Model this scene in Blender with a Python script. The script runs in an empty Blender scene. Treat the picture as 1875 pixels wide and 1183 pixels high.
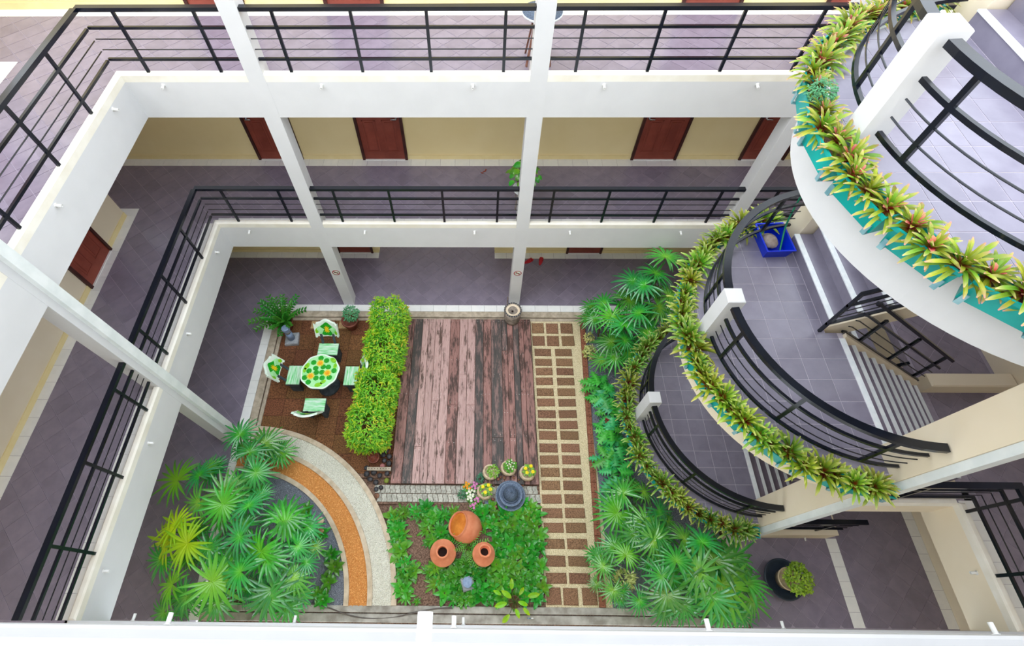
import bpy, math, random
from mathutils import Vector, Matrix
random.seed(11)
S = bpy.context.scene
COL = S.collection
rad = math.radians
sin, cos, pi = math.sin, math.cos, math.pi

# ------------------------------------------------------------------ camera, sky, exposure
CAMZ, FPX, CX, CY = 9.917, 907.765, 869.611, 601.294
def cam_axes(pitch, roll, yaw):
    t = rad(pitch)
    rz = Matrix.Rotation(rad(yaw), 3, 'Z')
    r, u, f = rz @ Vector((1, 0, 0)), rz @ Vector((0, cos(t), sin(t))), rz @ Vector((0, sin(t), -cos(t)))
    c, s = cos(rad(roll)), sin(rad(roll))
    return c * r + s * u, -s * r + c * u, f
AR, AU, AF = cam_axes(30.454, -0.891, 1.349)
cd = bpy.data.cameras.new('camera')
cd.sensor_fit = 'HORIZONTAL'
cd.sensor_width = 36
cd.lens = FPX / 1875 * 36
cd.shift_x = (937.5 - CX) / 1875
cd.shift_y = (CY - 591.5) / 1875
cd.clip_start = 0.05
cam = bpy.data.objects.new('camera', cd)
COL.objects.link(cam)
m = Matrix((AR, AU, -AF)).transposed().to_4x4()
m.translation = (0, 0, CAMZ)
cam.matrix_world = m
S.camera = cam
W = bpy.data.worlds.new('overcast_sky')
S.world = W
W.use_nodes = True
bg = W.node_tree.nodes['Background']
bg.inputs[0].default_value = (0.86, 0.93, 1.0, 1)
bg.inputs[1].default_value = 1.3
sd = bpy.data.lights.new('veiled_sun', 'SUN')
sd.energy = 0.55
sd.angle = rad(70)
sd.color = (1, 0.97, 0.92)
sun = bpy.data.objects.new('veiled_sun', sd)
COL.objects.link(sun)
sun.rotation_euler = (rad(26), rad(-16), 0)
vs = S.view_settings
vs.view_transform = 'Standard'
vs.look = 'None'
vs.gamma = 1
vs.use_curve_mapping = False
vs.exposure = 1.2

def in_view(x, y, z, pad=25):
    d = Vector((x, y, z - CAMZ))
    w = d.dot(AF)
    if w <= 0.05: return None
    u, v = CX + FPX * d.dot(AR) / w, CY - FPX * d.dot(AU) / w
    return (u, v, FPX / w) if -pad < u < 1875 + pad and -pad < v < 1183 + pad else None

# ------------------------------------------------------------------ materials
def lin(r, g, b):
    return tuple(((c / 255) / 12.92 if c / 255 <= 0.04045 else ((c / 255 + 0.055) / 1.055) ** 2.4) for c in (r, g, b)) + (1,)
class NT:
    def __init__(s, name):
        s.m = bpy.data.materials.new(name)
        s.m.use_nodes = True
        s.t = s.m.node_tree
        s.p = s.t.nodes['Principled BSDF']
    def n(s, kind, **k):
        nd = s.t.nodes.new(kind)
        for a, b in k.items(): setattr(nd, a, b)
        return nd
    def l(s, a, b): s.t.links.new(a, b)
    def coords(s, scale=(1, 1, 1), objrand=False):
        tc = s.n('ShaderNodeTexCoord')
        mp = s.n('ShaderNodeMapping')
        mp.inputs['Scale'].default_value = scale
        s.l(tc.outputs['Object'], mp.inputs['Vector'])
        if objrand:
            oi = s.n('ShaderNodeObjectInfo')
            ml = s.n('ShaderNodeMath', operation='MULTIPLY')
            ml.inputs[1].default_value = 37.0
            s.l(oi.outputs['Random'], ml.inputs[0])
            s.l(ml.outputs[0], mp.inputs['Location'])
        return mp.outputs['Vector']
    def noise(s, scale, detail=4, vec=None, rough=0.55):
        nz = s.n('ShaderNodeTexNoise')
        nz.inputs['Scale'].default_value = scale
        nz.inputs['Detail'].default_value = detail
        nz.inputs['Roughness'].default_value = rough
        s.l(vec or s.coords(), nz.inputs['Vector'])
        return nz.outputs['Fac']
    def ramp(s, fac, stops):
        r = s.n('ShaderNodeValToRGB')
        e = r.color_ramp.elements
        while len(e) < len(stops): e.new(0.5)
        for el, (p, c) in zip(e, stops): el.position, el.color = p, c
        s.l(fac, r.inputs['Fac'])
        return r.outputs['Color']
    def mix(s, fac, a, b):
        mx = s.n('ShaderNodeMix', data_type='RGBA')
        for i, x in ((0, fac), (6, a), (7, b)):
            if hasattr(x, 'is_output'): s.l(x, mx.inputs[i])
            else: mx.inputs[i].default_value = x
        return mx.outputs[2]
    def vary(s, col, amt, hue=0):
        oi = s.n('ShaderNodeObjectInfo')
        hs = s.n('ShaderNodeHueSaturation')
        mr = s.n('ShaderNodeMapRange')
        mr.inputs['To Min'].default_value = 1 - amt
        mr.inputs['To Max'].default_value = 1 + amt
        s.l(oi.outputs['Random'], mr.inputs['Value'])
        s.l(mr.outputs[0], hs.inputs['Value'])
        if hue:
            f = s.n('ShaderNodeMath', operation='FRACT')
            k = s.n('ShaderNodeMath', operation='MULTIPLY')
            k.inputs[1].default_value = 7.31
            s.l(oi.outputs['Random'], k.inputs[0])
            s.l(k.outputs[0], f.inputs[0])
            m2 = s.n('ShaderNodeMapRange')
            m2.inputs['To Min'].default_value = 0.5 - hue
            m2.inputs['To Max'].default_value = 0.5 + hue
            s.l(f.outputs[0], m2.inputs['Value'])
            s.l(m2.outputs[0], hs.inputs['Hue'])
        if hasattr(col, 'is_output'): s.l(col, hs.inputs['Color'])
        else: hs.inputs['Color'].default_value = col
        return hs.outputs['Color']
    def bump(s, fac, strength, dist=0.01):
        b = s.n('ShaderNodeBump')
        b.inputs['Strength'].default_value = strength
        b.inputs['Distance'].default_value = dist
        s.l(fac, b.inputs['Height'])
        s.l(b.outputs[0], s.p.inputs['Normal'])
    def done(s, col, rough=0.5, metal=0, spec=0.5):
        if hasattr(col, 'is_output'): s.l(col, s.p.inputs['Base Color'])
        else: s.p.inputs['Base Color'].default_value = col
        s.p.inputs['Roughness'].default_value = rough
        s.p.inputs['Metallic'].default_value = metal
        s.p.inputs['Specular IOR Level'].default_value = spec
        return s.m
MATS = {}
def speckle(name, c1, c2, scale=60, rough=0.7, vary=0.0, bump=0.0, spec=0.4, lo=0.35, hi=0.65, metal=0, hue=0, detail=3):
    t = NT(name)
    f = t.noise(scale, detail, t.coords(objrand=True))
    c = t.ramp(f, [(lo, lin(*c1)), (hi, lin(*c2))])
    if vary or hue: c = t.vary(c, vary, hue)
    if bump: t.bump(f, bump)
    MATS[name] = t.done(c, rough, metal, spec)
def leafmat(name, stops, vary=0.2, hue=0.02, rough=0.35, trans=0.25, spec=0.5):
    t = NT(name)
    at = t.n('ShaderNodeAttribute', attribute_name='t')
    c = t.ramp(at.outputs['Fac'], [(p, lin(*k)) for p, k in stops])
    c = t.vary(c, vary, hue)
    m_ = t.done(c, rough, 0, spec)
    tr = t.n('ShaderNodeBsdfTranslucent')
    t.l(c, tr.inputs['Color'])
    mx = t.n('ShaderNodeMixShader')
    mx.inputs[0].default_value = trans
    t.l(t.p.outputs[0], mx.inputs[1])
    t.l(tr.outputs[0], mx.inputs[2])
    t.l(mx.outputs[0], t.t.nodes['Material Output'].inputs['Surface'])
    MATS[name] = m_
speckle('plaster', (214, 214, 216), (218, 218, 220), 2.5, 0.75, spec=0.3)
speckle('ledge', (236, 230, 216), (246, 242, 232), 3, 0.7, spec=0.3)
speckle('cream', (246, 227, 172), (250, 232, 180), 1.5, 0.75, spec=0.25)
speckle('cream_pale', (236, 222, 196), (240, 227, 203), 1.5, 0.75, spec=0.25)
speckle('skirting', (238, 218, 160), (244, 226, 172), 4, 0.5)
speckle('floor_tile', (131, 122, 139), (142, 133, 150), 5, 0.2, vary=0.07, spec=0.55, detail=6)
speckle('landing_tile', (129, 124, 141), (140, 135, 152), 5, 0.28, vary=0.06, spec=0.5, detail=6)
speckle('grout', (156, 147, 164), (166, 157, 174), 20, 0.7)
speckle('grout_landing', (186, 178, 190), (200, 192, 204), 20, 0.7)
speckle('white_tile', (244, 245, 244), (250, 250, 248), 8, 0.25, vary=0.03)
speckle('white_grout', (170, 168, 160), (186, 184, 176), 20, 0.9)
speckle('black_metal', (10, 15, 25), (16, 22, 34), 8, 0.24, spec=0.5)
speckle('door_wood', (132, 60, 46), (152, 74, 58), 3, 0.45, vary=0.05)
speckle('door_frame', (58, 26, 22), (74, 34, 28), 6, 0.5)
speckle('chrome', (190, 190, 190), (210, 210, 210), 3, 0.2, metal=1)
speckle('nosing', (230, 236, 240), (242, 246, 248), 14, 0.45)
speckle('white_plastic', (236, 236, 234), (246, 246, 244), 4, 0.4)
speckle('downpipe', (222, 228, 228), (236, 240, 240), 4, 0.4)
speckle('concrete', (172, 158, 138), (206, 192, 172), 9, 0.85, bump=0.1)
speckle('concrete_grey', (150, 144, 134), (196, 192, 184), 5, 0.85, bump=0.1, vary=0.05)
speckle('edging', (196, 176, 150), (222, 204, 180), 8, 0.85, bump=0.1)
speckle('laterite', (94, 68, 50), (166, 126, 96), 60, 0.9, vary=0.14, bump=0.5, hue=0.01, detail=5)
speckle('patio_tile', (78, 50, 30), (146, 98, 62), 45, 0.9, vary=0.18, bump=0.5, hue=0.012, detail=6)
speckle('patio_pad', (176, 142, 100), (208, 176, 130), 30, 0.9)
speckle('red_clay', (132, 80, 60), (160, 102, 78), 30, 0.8, vary=0.1)
speckle('hole', (28, 14, 10), (40, 20, 14), 10, 0.9)
speckle('path_gravel', (190, 172, 128), (246, 232, 196), 120, 0.9, bump=0.6, lo=0.4, hi=0.6)
speckle('white_gravel', (150, 146, 130), (240, 238, 224), 120, 0.9, bump=0.6, lo=0.36, hi=0.52)
speckle('orange_gravel', (166, 94, 36), (240, 170, 96), 120, 0.9, bump=0.6, lo=0.36, hi=0.58)
speckle('dark_gravel', (66, 70, 82), (150, 154, 166), 120, 0.9, bump=0.6, lo=0.38, hi=0.62)
speckle('soil', (84, 62, 50), (152, 122, 104), 40, 0.95, bump=0.5, detail=6)
speckle('stone_white', (214, 210, 194), (244, 242, 230), 50, 0.8)
speckle('stone_orange', (206, 126, 52), (252, 196, 124), 50, 0.8)
speckle('stone_straw', (222, 206, 166), (250, 240, 214), 50, 0.8)
speckle('stone_grey', (84, 90, 104), (170, 176, 188), 50, 0.8)
speckle('wave_paver', (160, 158, 146), (202, 200, 188), 26, 0.9, vary=0.16, bump=0.3)
speckle('pebble_dark', (38, 38, 42), (74, 72, 76), 16, 0.5, vary=0.3)
speckle('pebble_green', (108, 122, 40), (140, 152, 60), 16, 0.6)
speckle('pebble_pink', (150, 92, 92), (182, 120, 118), 16, 0.6, vary=0.2)
speckle('pebble_brown', (112, 74, 58), (168, 116, 92), 16, 0.6, vary=0.3, hue=0.03)
speckle('terracotta', (222, 132, 92), (236, 152, 112), 7, 0.75, vary=0.06, bump=0.08)
speckle('terracotta_inner', (206, 116, 36), (236, 150, 60), 6, 0.8)
speckle('pot_clay', (120, 66, 54), (150, 90, 74), 9, 0.7)
speckle('pot_sand', (196, 172, 142), (228, 206, 178), 18, 0.85, bump=0.3, vary=0.06)
speckle('granite_blue', (88, 104, 128), (132, 148, 170), 45, 0.55)
speckle('granite_dark', (58, 70, 88), (104, 120, 144), 60, 0.6, bump=0.4)
speckle('lamp_grey', (122, 144, 176), (146, 166, 194), 30, 0.5)
speckle('stone_block', (150, 154, 160), (182, 186, 190), 30, 0.8, bump=0.2)
speckle('chair_dark', (52, 60, 68), (76, 84, 92), 14, 0.8)
speckle('log_grey', (122, 112, 104), (168, 156, 144), 14, 0.85, bump=0.4)
speckle('log_top', (226, 206, 178), (244, 228, 204), 10, 0.8)
speckle('teal_plastic', (0, 152, 148), (6, 168, 160), 3, 0.42, vary=0.05)
speckle('bracket', (112, 160, 172), (150, 192, 200), 10, 0.4, metal=0.3)
speckle('blue_plastic', (0, 40, 196), (0, 52, 214), 3, 0.35)
speckle('green_hose', (16, 124, 88), (24, 144, 104), 5, 0.4)
speckle('cloth_grey', (150, 134, 124), (182, 168, 158), 12, 0.9)
speckle('dark_bowl', (38, 48, 60), (54, 64, 78), 6, 0.35)
speckle('stand_wood', (112, 74, 62), (142, 98, 82), 20, 0.6)
speckle('sandal_red', (176, 30, 44), (206, 46, 60), 12, 0.6)
speckle('sign_red', (150, 32, 48), (160, 40, 56), 4, 0.5)
speckle('cable', (84, 76, 72), (104, 96, 90), 10, 0.6)
speckle('blue_hose', (20, 96, 126), (40, 120, 150), 10, 0.5)
speckle('stem_green', (62, 92, 34), (84, 116, 48), 12, 0.6)
speckle('stem_brown', (84, 62, 40), (112, 86, 58), 12, 0.8)
speckle('nail', (200, 196, 188), (220, 216, 208), 4, 0.4)
speckle('paint_white', (226, 244, 228), (240, 250, 240), 6, 0.45)
speckle('paint_mint', (150, 232, 150), (186, 244, 184), 6, 0.45)
speckle('paint_lime', (104, 190, 18), (150, 220, 40), 20, 0.45)
speckle('paint_green', (10, 150, 20), (24, 170, 34), 9, 0.45)
speckle('paint_yellow', (236, 196, 10), (250, 216, 40), 20, 0.5)
speckle('paint_orange', (232, 150, 10), (244, 172, 30), 20, 0.5)
speckle('petal_yellow', (240, 214, 0), (252, 232, 40), 30, 0.6)
speckle('petal_orange', (232, 140, 0), (248, 176, 20), 30, 0.6)
speckle('petal_pink', (210, 110, 176), (232, 150, 200), 30, 0.6)
speckle('petal_white', (232, 232, 206), (248, 248, 230), 30, 0.6)
def seat_paint():
    t = NT('paint_streak')
    f = t.noise(9, 4, t.coords((0.5, 5, 1), True))
    MATS['paint_streak'] = t.done(t.ramp(f, [(0.36, lin(226, 246, 230)), (0.5, lin(186, 240, 196)), (0.68, lin(90, 214, 112))]), 0.4)
seat_paint()
def deck(name, pale, mid, dark, bias):
    t = NT(name)
    v = t.coords((5, 0.9, 5), True)
    a = t.noise(2.4, 8, v, 0.72)
    v2 = t.coords((30, 1.2, 30), True)
    b = t.noise(3, 5, v2, 0.7)
    c1 = t.ramp(b, [(0.35, lin(*mid)), (0.6, lin(*pale))])
    c = t.mix(t.ramp(a, [(bias, (0, 0, 0, 1)), (bias + 0.1, (1, 1, 1, 1))]), c1, t.ramp(b, [(0.3, lin(*dark)), (0.75, lin(dark[0] + 30, dark[1] + 24, dark[2] + 22))]))
    t.bump(b, 0.35, 0.004)
    MATS[name] = t.done(t.vary(c, 0.08), 0.6)
deck('plank_pink', (204, 170, 164), (174, 136, 130), (78, 58, 50), 0.52)
deck('plank_red', (170, 126, 118), (134, 92, 84), (62, 44, 38), 0.47)
deck('plank_dark', (150, 118, 112), (104, 84, 80), (58, 56, 54), 0.42)
leafmat('palm', [(0, (120, 196, 56)), (0.3, (64, 166, 56)), (1, (46, 142, 62))], 0.3, 0.03, 0.18, 0.14, 1.0)
leafmat('palm_light', [(0, (130, 200, 44)), (0.5, (90, 184, 44)), (1, (66, 164, 56))], 0.15, 0.02, 0.22, .22, .8)
leafmat('palm_yellow', [(0, (206, 226, 30)), (0.5, (182, 222, 34)), (1, (150, 212, 44))], 0.1, 0.01, 0.35)
leafmat('brom_top', [(0, (196, 66, 48)), (0.18, (142, 88, 40)), (0.4, (104, 136, 24)), (0.76, (146, 168, 42)), (0.92, (186, 176, 96)), (1, (220, 160, 140))], 0.22, 0.045, 0.35)
leafmat('brom_heart', [(0, (214, 30, 60)), (0.5, (214, 60, 70)), (1, (226, 150, 130))], 0.12, 0.02, 0.4)
leafmat('brom_mid', [(0, (160, 34, 22)), (0.22, (130, 74, 28)), (0.42, (92, 138, 26)), (0.75, (146, 174, 46)), (1, (206, 206, 120))], 0.28, 0.04, 0.35)
leafmat('brom_low', [(0, (146, 36, 26)), (0.25, (118, 80, 32)), (0.5, (88, 134, 34)), (0.75, (132, 168, 56)), (1, (196, 204, 124))], 0.28, 0.04, 0.35)
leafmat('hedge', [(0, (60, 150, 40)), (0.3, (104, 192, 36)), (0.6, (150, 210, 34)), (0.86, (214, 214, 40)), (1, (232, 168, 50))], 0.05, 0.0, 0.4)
leafmat('lily', [(0, (130, 192, 60)), (0.4, (84, 170, 46)), (1, (70, 152, 46))], 0.3, 0.03, 0.2, 0.1, 0.8)
leafmat('lily_light', [(0, (150, 196, 40)), (0.5, (132, 196, 24)), (1, (170, 200, 20))], 0.12, 0.02, 0.3)
leafmat('xanadu', [(0, (86, 204, 104)), (0.5, (52, 180, 84)), (1, (44, 166, 80))], 0.25, 0.035, 0.3)
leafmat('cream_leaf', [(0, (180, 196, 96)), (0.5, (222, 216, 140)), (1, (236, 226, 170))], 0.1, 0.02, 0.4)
leafmat('fern', [(0, (104, 190, 50)), (1, (84, 190, 64))], 0.2, 0.02, 0.4)
leafmat('zz', [(0, (44, 122, 34)), (1, (64, 156, 50))], 0.2, 0.02, 0.25)
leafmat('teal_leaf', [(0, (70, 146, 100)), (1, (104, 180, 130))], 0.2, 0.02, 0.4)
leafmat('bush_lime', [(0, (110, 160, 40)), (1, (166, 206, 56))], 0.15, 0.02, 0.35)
leafmat('sprig_red', [(0, (150, 40, 40)), (1, (170, 60, 40))], 0.15, 0.02, 0.4)

# ------------------------------------------------------------------ mesh helpers
class MB:
    def __init__(s): s.v, s.f, s.m, s.t, s.has_t = [], [], [], [], False
    def add(s, vs_, fs, mi=0, t=None, M=None):
        o = len(s.v)
        s.v += [tuple(M @ Vector(p)) for p in vs_] if M else [tuple(p) for p in vs_]
        s.f += [tuple(i + o for i in f) for f in fs]
        s.m += [mi] * len(fs)
        if t: s.has_t = True
        s.t += list(t) if t else [0.0] * len(vs_)
        return s
    def box(s, x0, y0, z0, x1, y1, z1, mi=0, M=None):
        return s.add([(x0, y0, z0), (x1, y0, z0), (x1, y1, z0), (x0, y1, z0), (x0, y0, z1), (x1, y0, z1), (x1, y1, z1), (x0, y1, z1)],
                     [(0, 3, 2, 1), (4, 5, 6, 7), (0, 1, 5, 4), (1, 2, 6, 5), (2, 3, 7, 6), (3, 0, 4, 7)], mi, None, M)
    def prism(s, poly, z0, z1, mi=0, M=None):
        n = len(poly)
        a = sum(poly[i][0] * poly[(i + 1) % n][1] - poly[(i + 1) % n][0] * poly[i][1] for i in range(n))
        if a < 0: poly = poly[::-1]
        return s.add([(x, y, z0) for x, y in poly] + [(x, y, z1) for x, y in poly],
                     [tuple(range(n))[::-1], tuple(range(n, 2 * n))] + [(i, (i + 1) % n, (i + 1) % n + n, i + n) for i in range(n)], mi, None, M)
    def chamfer_box(s, x0, y0, z0, x1, y1, z1, c, mi=0, M=None):
        b = [(x0, y0), (x1, y0), (x1, y1), (x0, y1)]
        t = [(x0 + c, y0 + c), (x1 - c, y0 + c), (x1 - c, y1 - c), (x0 + c, y1 - c)]
        vs_ = [p + (z0,) for p in b] + [p + (z1 - c,) for p in b] + [p + (z1,) for p in t]
        fs = [(0, 3, 2, 1), (8, 9, 10, 11)]
        for i in range(4):
            j = (i + 1) % 4
            fs += [(i, j, j + 4, i + 4), (i + 4, j + 4, j + 8, i + 8)]
        return s.add(vs_, fs, mi, None, M)
    def sweep(s, pts, w, h, mi=0):
        """rectangular bar along a polyline, w across in plan, h upright"""
        pts = [Vector(p) for p in pts]
        vs_, fs = [], []
        n = len(pts)
        for i, p in enumerate(pts):
            d0 = (pts[i] - pts[i - 1]) if i else (pts[1] - pts[0])
            d1 = (pts[i + 1] - pts[i]) if i < n - 1 else d0
            a, b = Vector((d0.x, d0.y, 0)), Vector((d1.x, d1.y, 0))
            if a.length < 1e-6: a = Vector((1, 0, 0)); b = a
            a.normalize(); b.normalize()
            d = a + b
            d.normalize()
            k = 1 / max(0.4, d.dot(b))
            nn = Vector((-d.y, d.x, 0)) * (w / 2 * k)
            up = Vector((0, 0, h / 2))
            vs_ += [p - nn - up, p + nn - up, p + nn + up, p - nn + up]
        for i in range(n - 1):
            o = 4 * i
            for j in range(4): fs.append((o + j, o + 4 + j, o + 4 + (j + 1) % 4, o + (j + 1) % 4))
        e = 4 * (n - 1)
        fs += [(0, 1, 2, 3), (e + 3, e + 2, e + 1, e)]
        return s.add(vs_, fs, mi)
    def tube(s, pts, r, n=6, mi=0, t=None, M=None):
        pts = [Vector(p) for p in pts]
        rs = r if isinstance(r, (list, tuple)) else [r] * len(pts)
        vs_, fs, ts = [], [], []
        ref = Vector((0, 0, 1))
        for i, p in enumerate(pts):
            d = (pts[min(i + 1, len(pts) - 1)] - pts[max(i - 1, 0)])
            d.normalize()
            if abs(d.dot(ref)) > 0.95: ref = Vector((1, 0, 0))
            a = d.cross(ref); a.normalize()
            b = d.cross(a)
            ref = a.cross(d)
            for k in range(n):
                q = 2 * pi * k / n
                vs_.append(p + (a * cos(q) + b * sin(q)) * rs[i])
                ts.append(0.0 if t is None else t)
        for i in range(len(pts) - 1):
            for k in range(n):
                fs.append((i * n + k, i * n + (k + 1) % n, (i + 1) * n + (k + 1) % n, (i + 1) * n + k))
        L = (len(pts) - 1) * n
        fs += [tuple(range(n))[::-1], tuple(range(L, L + n))]
        return s.add(vs_, fs, mi, ts if t is not None else None, M)
    def lathe(s, prof, n=24, mi=0, M=None, wob=0, caps=True):
        vs_, fs = [], []
        for r, z in prof:
            for k in range(n):
                a = 2 * pi * k / n
                q = r * (1 + (wob * sin(3 * a + z * 40) if wob else 0))
                vs_.append((q * cos(a), q * sin(a), z))
        for i in range(len(prof) - 1):
            for k in range(n): fs.append((i * n + k, i * n + (k + 1) % n, (i + 1) * n + (k + 1) % n, (i + 1) * n + k))
        if caps and prof[0][0] > 1e-5: fs.append(tuple(range(n))[::-1])
        if caps and prof[-1][0] > 1e-5: fs.append(tuple(range((len(prof) - 1) * n, len(prof) * n)))
        return s.add(vs_, fs, mi, None, M)
    def blob(s, c, rx, ry, rz, seg=8, rings=5, mi=0, jit=0, M=None):
        vs_, fs = [(c[0], c[1], c[2] - rz)], []
        for i in range(1, rings):
            a = pi * i / rings
            for k in range(seg):
                q = 2 * pi * k / seg
                j = 1 + random.uniform(-jit, jit)
                vs_.append((c[0] + rx * sin(a) * cos(q) * j, c[1] + ry * sin(a) * sin(q) * j, c[2] - rz * cos(a)))
        vs_.append((c[0], c[1], c[2] + rz))
        T = len(vs_) - 1
        for k in range(seg):
            fs.append((0, 1 + (k + 1) % seg, 1 + k))
            o = 1 + (rings - 2) * seg
            fs.append((T, o + k, o + (k + 1) % seg))
        for i in range(rings - 2):
            o = 1 + i * seg
            for k in range(seg): fs.append((o + k, o + (k + 1) % seg, o + seg + (k + 1) % seg, o + seg + k))
        return s.add(vs_, fs, mi, None, M)
    def blade(s, L, w, a0=0.6, droop=1.2, n=5, fold=0.2, prof=None, M=None, t0=0.0, t1=1.0, mi=0):
        """a leaf along +x, rising at a0 and arching over"""
        prof = prof or (lambda q: min(1, 0.45 + 1.6 * q) * (1 - q ** 5) ** 0.5)
        x = z = 0.0
        a = a0
        vs_, fs, ts = [], [], []
        for i in range(n + 1):
            q = i / n
            ww = w / 2 * max(0.03, prof(q))
            nx, nz = -sin(a), cos(a)
            lift = fold * ww
            vs_ += [(x + nx * lift, -ww, z + nz * lift), (x, 0, z), (x + nx * lift, ww, z + nz * lift)]
            ts += [t0 + (t1 - t0) * q] * 3
            x += cos(a) * L / n
            z += sin(a) * L / n
            a -= droop / n
        for i in range(n):
            o = 3 * i
            fs += [(o, o + 3, o + 4, o + 1), (o + 1, o + 4, o + 5, o + 2)]
        return s.add(vs_, fs, mi, ts, M)
    def mesh(s, name, mats, smooth=False):
        me = bpy.data.meshes.new(name)
        me.from_pydata(s.v, [], s.f)
        for k in (mats if isinstance(mats, (list, tuple)) else [mats]): me.materials.append(MATS[k])
        if any(s.m): me.polygons.foreach_set('material_index', s.m)
        if s.has_t:
            a = me.attributes.new('t', 'FLOAT', 'POINT')
            a.data.foreach_set('value', s.t)
        if smooth: me.polygons.foreach_set('use_smooth', [True] * len(s.f))
        me.update()
        return me
    def build(s, name, mats, parent=None, smooth=False, loc=None):
        return inst(name, s.mesh(name, mats, smooth), parent, loc)
def inst(name, me, parent=None, loc=None, rot=None, sc=None):
    o = bpy.data.objects.new(name, me)
    COL.objects.link(o)
    if parent: o.parent = parent
    if loc: o.location = loc
    if rot: o.rotation_euler = rot
    if sc: o.scale = (sc, sc, sc) if not hasattr(sc, '__len__') else sc
    return o
def tag(o, label, cat, group=None, kind=None):
    o['label'] = label
    if cat: o['category'] = cat
    if group: o['group'] = group
    if kind: o['kind'] = kind
    return o
def thing(name, label, cat, loc=(0, 0, 0), rz=0, group=None):
    o = inst(name, None, None, loc, (0, 0, rz))
    return tag(o, label, cat, group)
def struct(name, mb, mats, label, parent=None, smooth=False):
    o = mb.build(name, mats, parent, smooth)
    if not parent:
        o['kind'] = 'structure'
        o['label'] = label
    return o
ONES = 'first second third fourth fifth sixth seventh eighth ninth tenth eleventh twelfth thirteenth fourteenth fifteenth sixteenth seventeenth eighteenth nineteenth'.split()
TENS = {2: 'twenty', 3: 'thirty', 4: 'forty', 5: 'fifty'}
def nth(i):
    i += 1
    if i < 20: return ONES[i - 1]
    a, b = divmod(i, 10)
    return (TENS[a][:-1] + 'ieth') if b == 0 else TENS[a] + '-' + ONES[b - 1]
RZ = lambda a: Matrix.Rotation(a, 4, 'Z')
RY = lambda a: Matrix.Rotation(a, 4, 'Y')
RX = lambda a: Matrix.Rotation(a, 4, 'X')
T = lambda x, y, z=0: Matrix.Translation((x, y, z))
def frame(x, z):
    z = Vector(z).normalized()
    x = Vector(x)
    x = (x - z * x.dot(z)).normalized()
    return Matrix((x, z.cross(x), z)).transposed().to_4x4()
def clip(poly, conv):
    """convex clip of poly by ccw convex polygon"""
    n = len(conv)
    for i in range(n):
        (ax, ay), (bx, by) = conv[i], conv[(i + 1) % n]
        side = lambda p: (bx - ax) * (p[1] - ay) - (by - ay) * (p[0] - ax)
        out = []
        for j in range(len(poly)):
            p, q = poly[j], poly[(j + 1) % len(poly)]
            sp, sq = side(p), side(q)
            if sp >= 0: out.append(p)
            if (sp >= 0) != (sq >= 0):
                k = sp / (sp - sq)
                out.append((p[0] + (q[0] - p[0]) * k, p[1] + (q[1] - p[1]) * k))
        poly = out
        if len(poly) < 3: return []
    return poly
def rect(x0, y0, x1, y1): return [(x0, y0), (x1, y0), (x1, y1), (x0, y1)]
def tiles(parent, regions, z, size, ang, matname, org=(0, 0), gap=0.007, thick=0.012, hidden=None):
    xs = [p[0] for r in regions for p in r]
    ys = [p[1] for r in regions for p in r]
    n = int(max(max(xs) - min(xs), max(ys) - min(ys)) / size * 1.5) + 3
    cx, cy = (max(xs) + min(xs)) / 2 - org[0], (max(ys) + min(ys)) / 2 - org[1]
    c, s_ = cos(ang), sin(ang)
    i0, j0 = round((cx * c + cy * s_) / size), round((-cx * s_ + cy * c) / size)
    got = []
    h = (size - gap) / 2
    for i in range(i0 - n, i0 + n):
        for j in range(j0 - n, j0 + n):
            ux, uy = (i + .5) * size, (j + .5) * size
            x, y = org[0] + ux * c - uy * s_, org[1] + ux * s_ + uy * c
            if not (min(xs) - size < x < max(xs) + size and min(ys) - size < y < max(ys) + size): continue
            sq = [(x + a * c - b * s_, y + a * s_ + b * c) for a, b in ((-h, -h), (h, -h), (h, h), (-h, h))]
            polys = [q for q in (clip(sq, r) for r in regions) if q]
            if not polys: continue
            ar = sum(abs(sum(q[k][0] * q[(k + 1) % len(q)][1] - q[(k + 1) % len(q)][0] * q[k][1] for k in range(len(q)))) / 2 for q in polys)
            if ar < 0.0012: continue
            v = in_view(x, y, z)
            if v and hidden and hidden(x, y): v = None
            got.append((v[2] * ar if v else 0, x, y, polys))
    got.sort(key=lambda g: -g[0])
    rest = MB()
    for k, (px, x, y, polys) in enumerate(got):
        if k < 300 and px > 0:
            b = MB()
            for q in polys: b.prism([(a - x, e - y) for a, e in q], -thick, 0)
            b.build('floor_tile', matname, parent, loc=(x, y, z))
        else:
            for q in polys: rest.prism(q, z - thick, z)
    if rest.v: rest.build('floor_tiling', matname, parent)['kind'] = 'stuff'
def strip(parent, x0, y0, x1, y1, z, n, matname='white_tile', name='border_tile', gap=0.004, h=0.012):
    """a row of n tiles filling a rectangle, split along its longer side"""
    lx = abs(x1 - x0) > abs(y1 - y0)
    for i in range(n):
        a, b = i / n, (i + 1) / n
        q = (x0 + (x1 - x0) * a, y0, x0 + (x1 - x0) * b, y1) if lx else (x0, y0 + (y1 - y0) * a, x1, y0 + (y1 - y0) * b)
        w, d = abs(q[2] - q[0]) / 2 - gap / 2, abs(q[3] - q[1]) / 2 - gap / 2
        cx, cy = (q[0] + q[2]) / 2, (q[1] + q[3]) / 2
        MB().box(-w, -d, -h, w, d, 0).build(name, matname, parent, loc=(cx, cy, z))

# ------------------------------------------------------------------ the building
XL, YB, XR, YF = -5.03, 6.48, 6.55, -0.06
XW, YW, XWR = -6.97, 8.40, 8.16
LEVELS = (2.7, 5.7, 8.7)
LNAME = ('first', 'second', 'third')
Q = rad(45)
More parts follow.
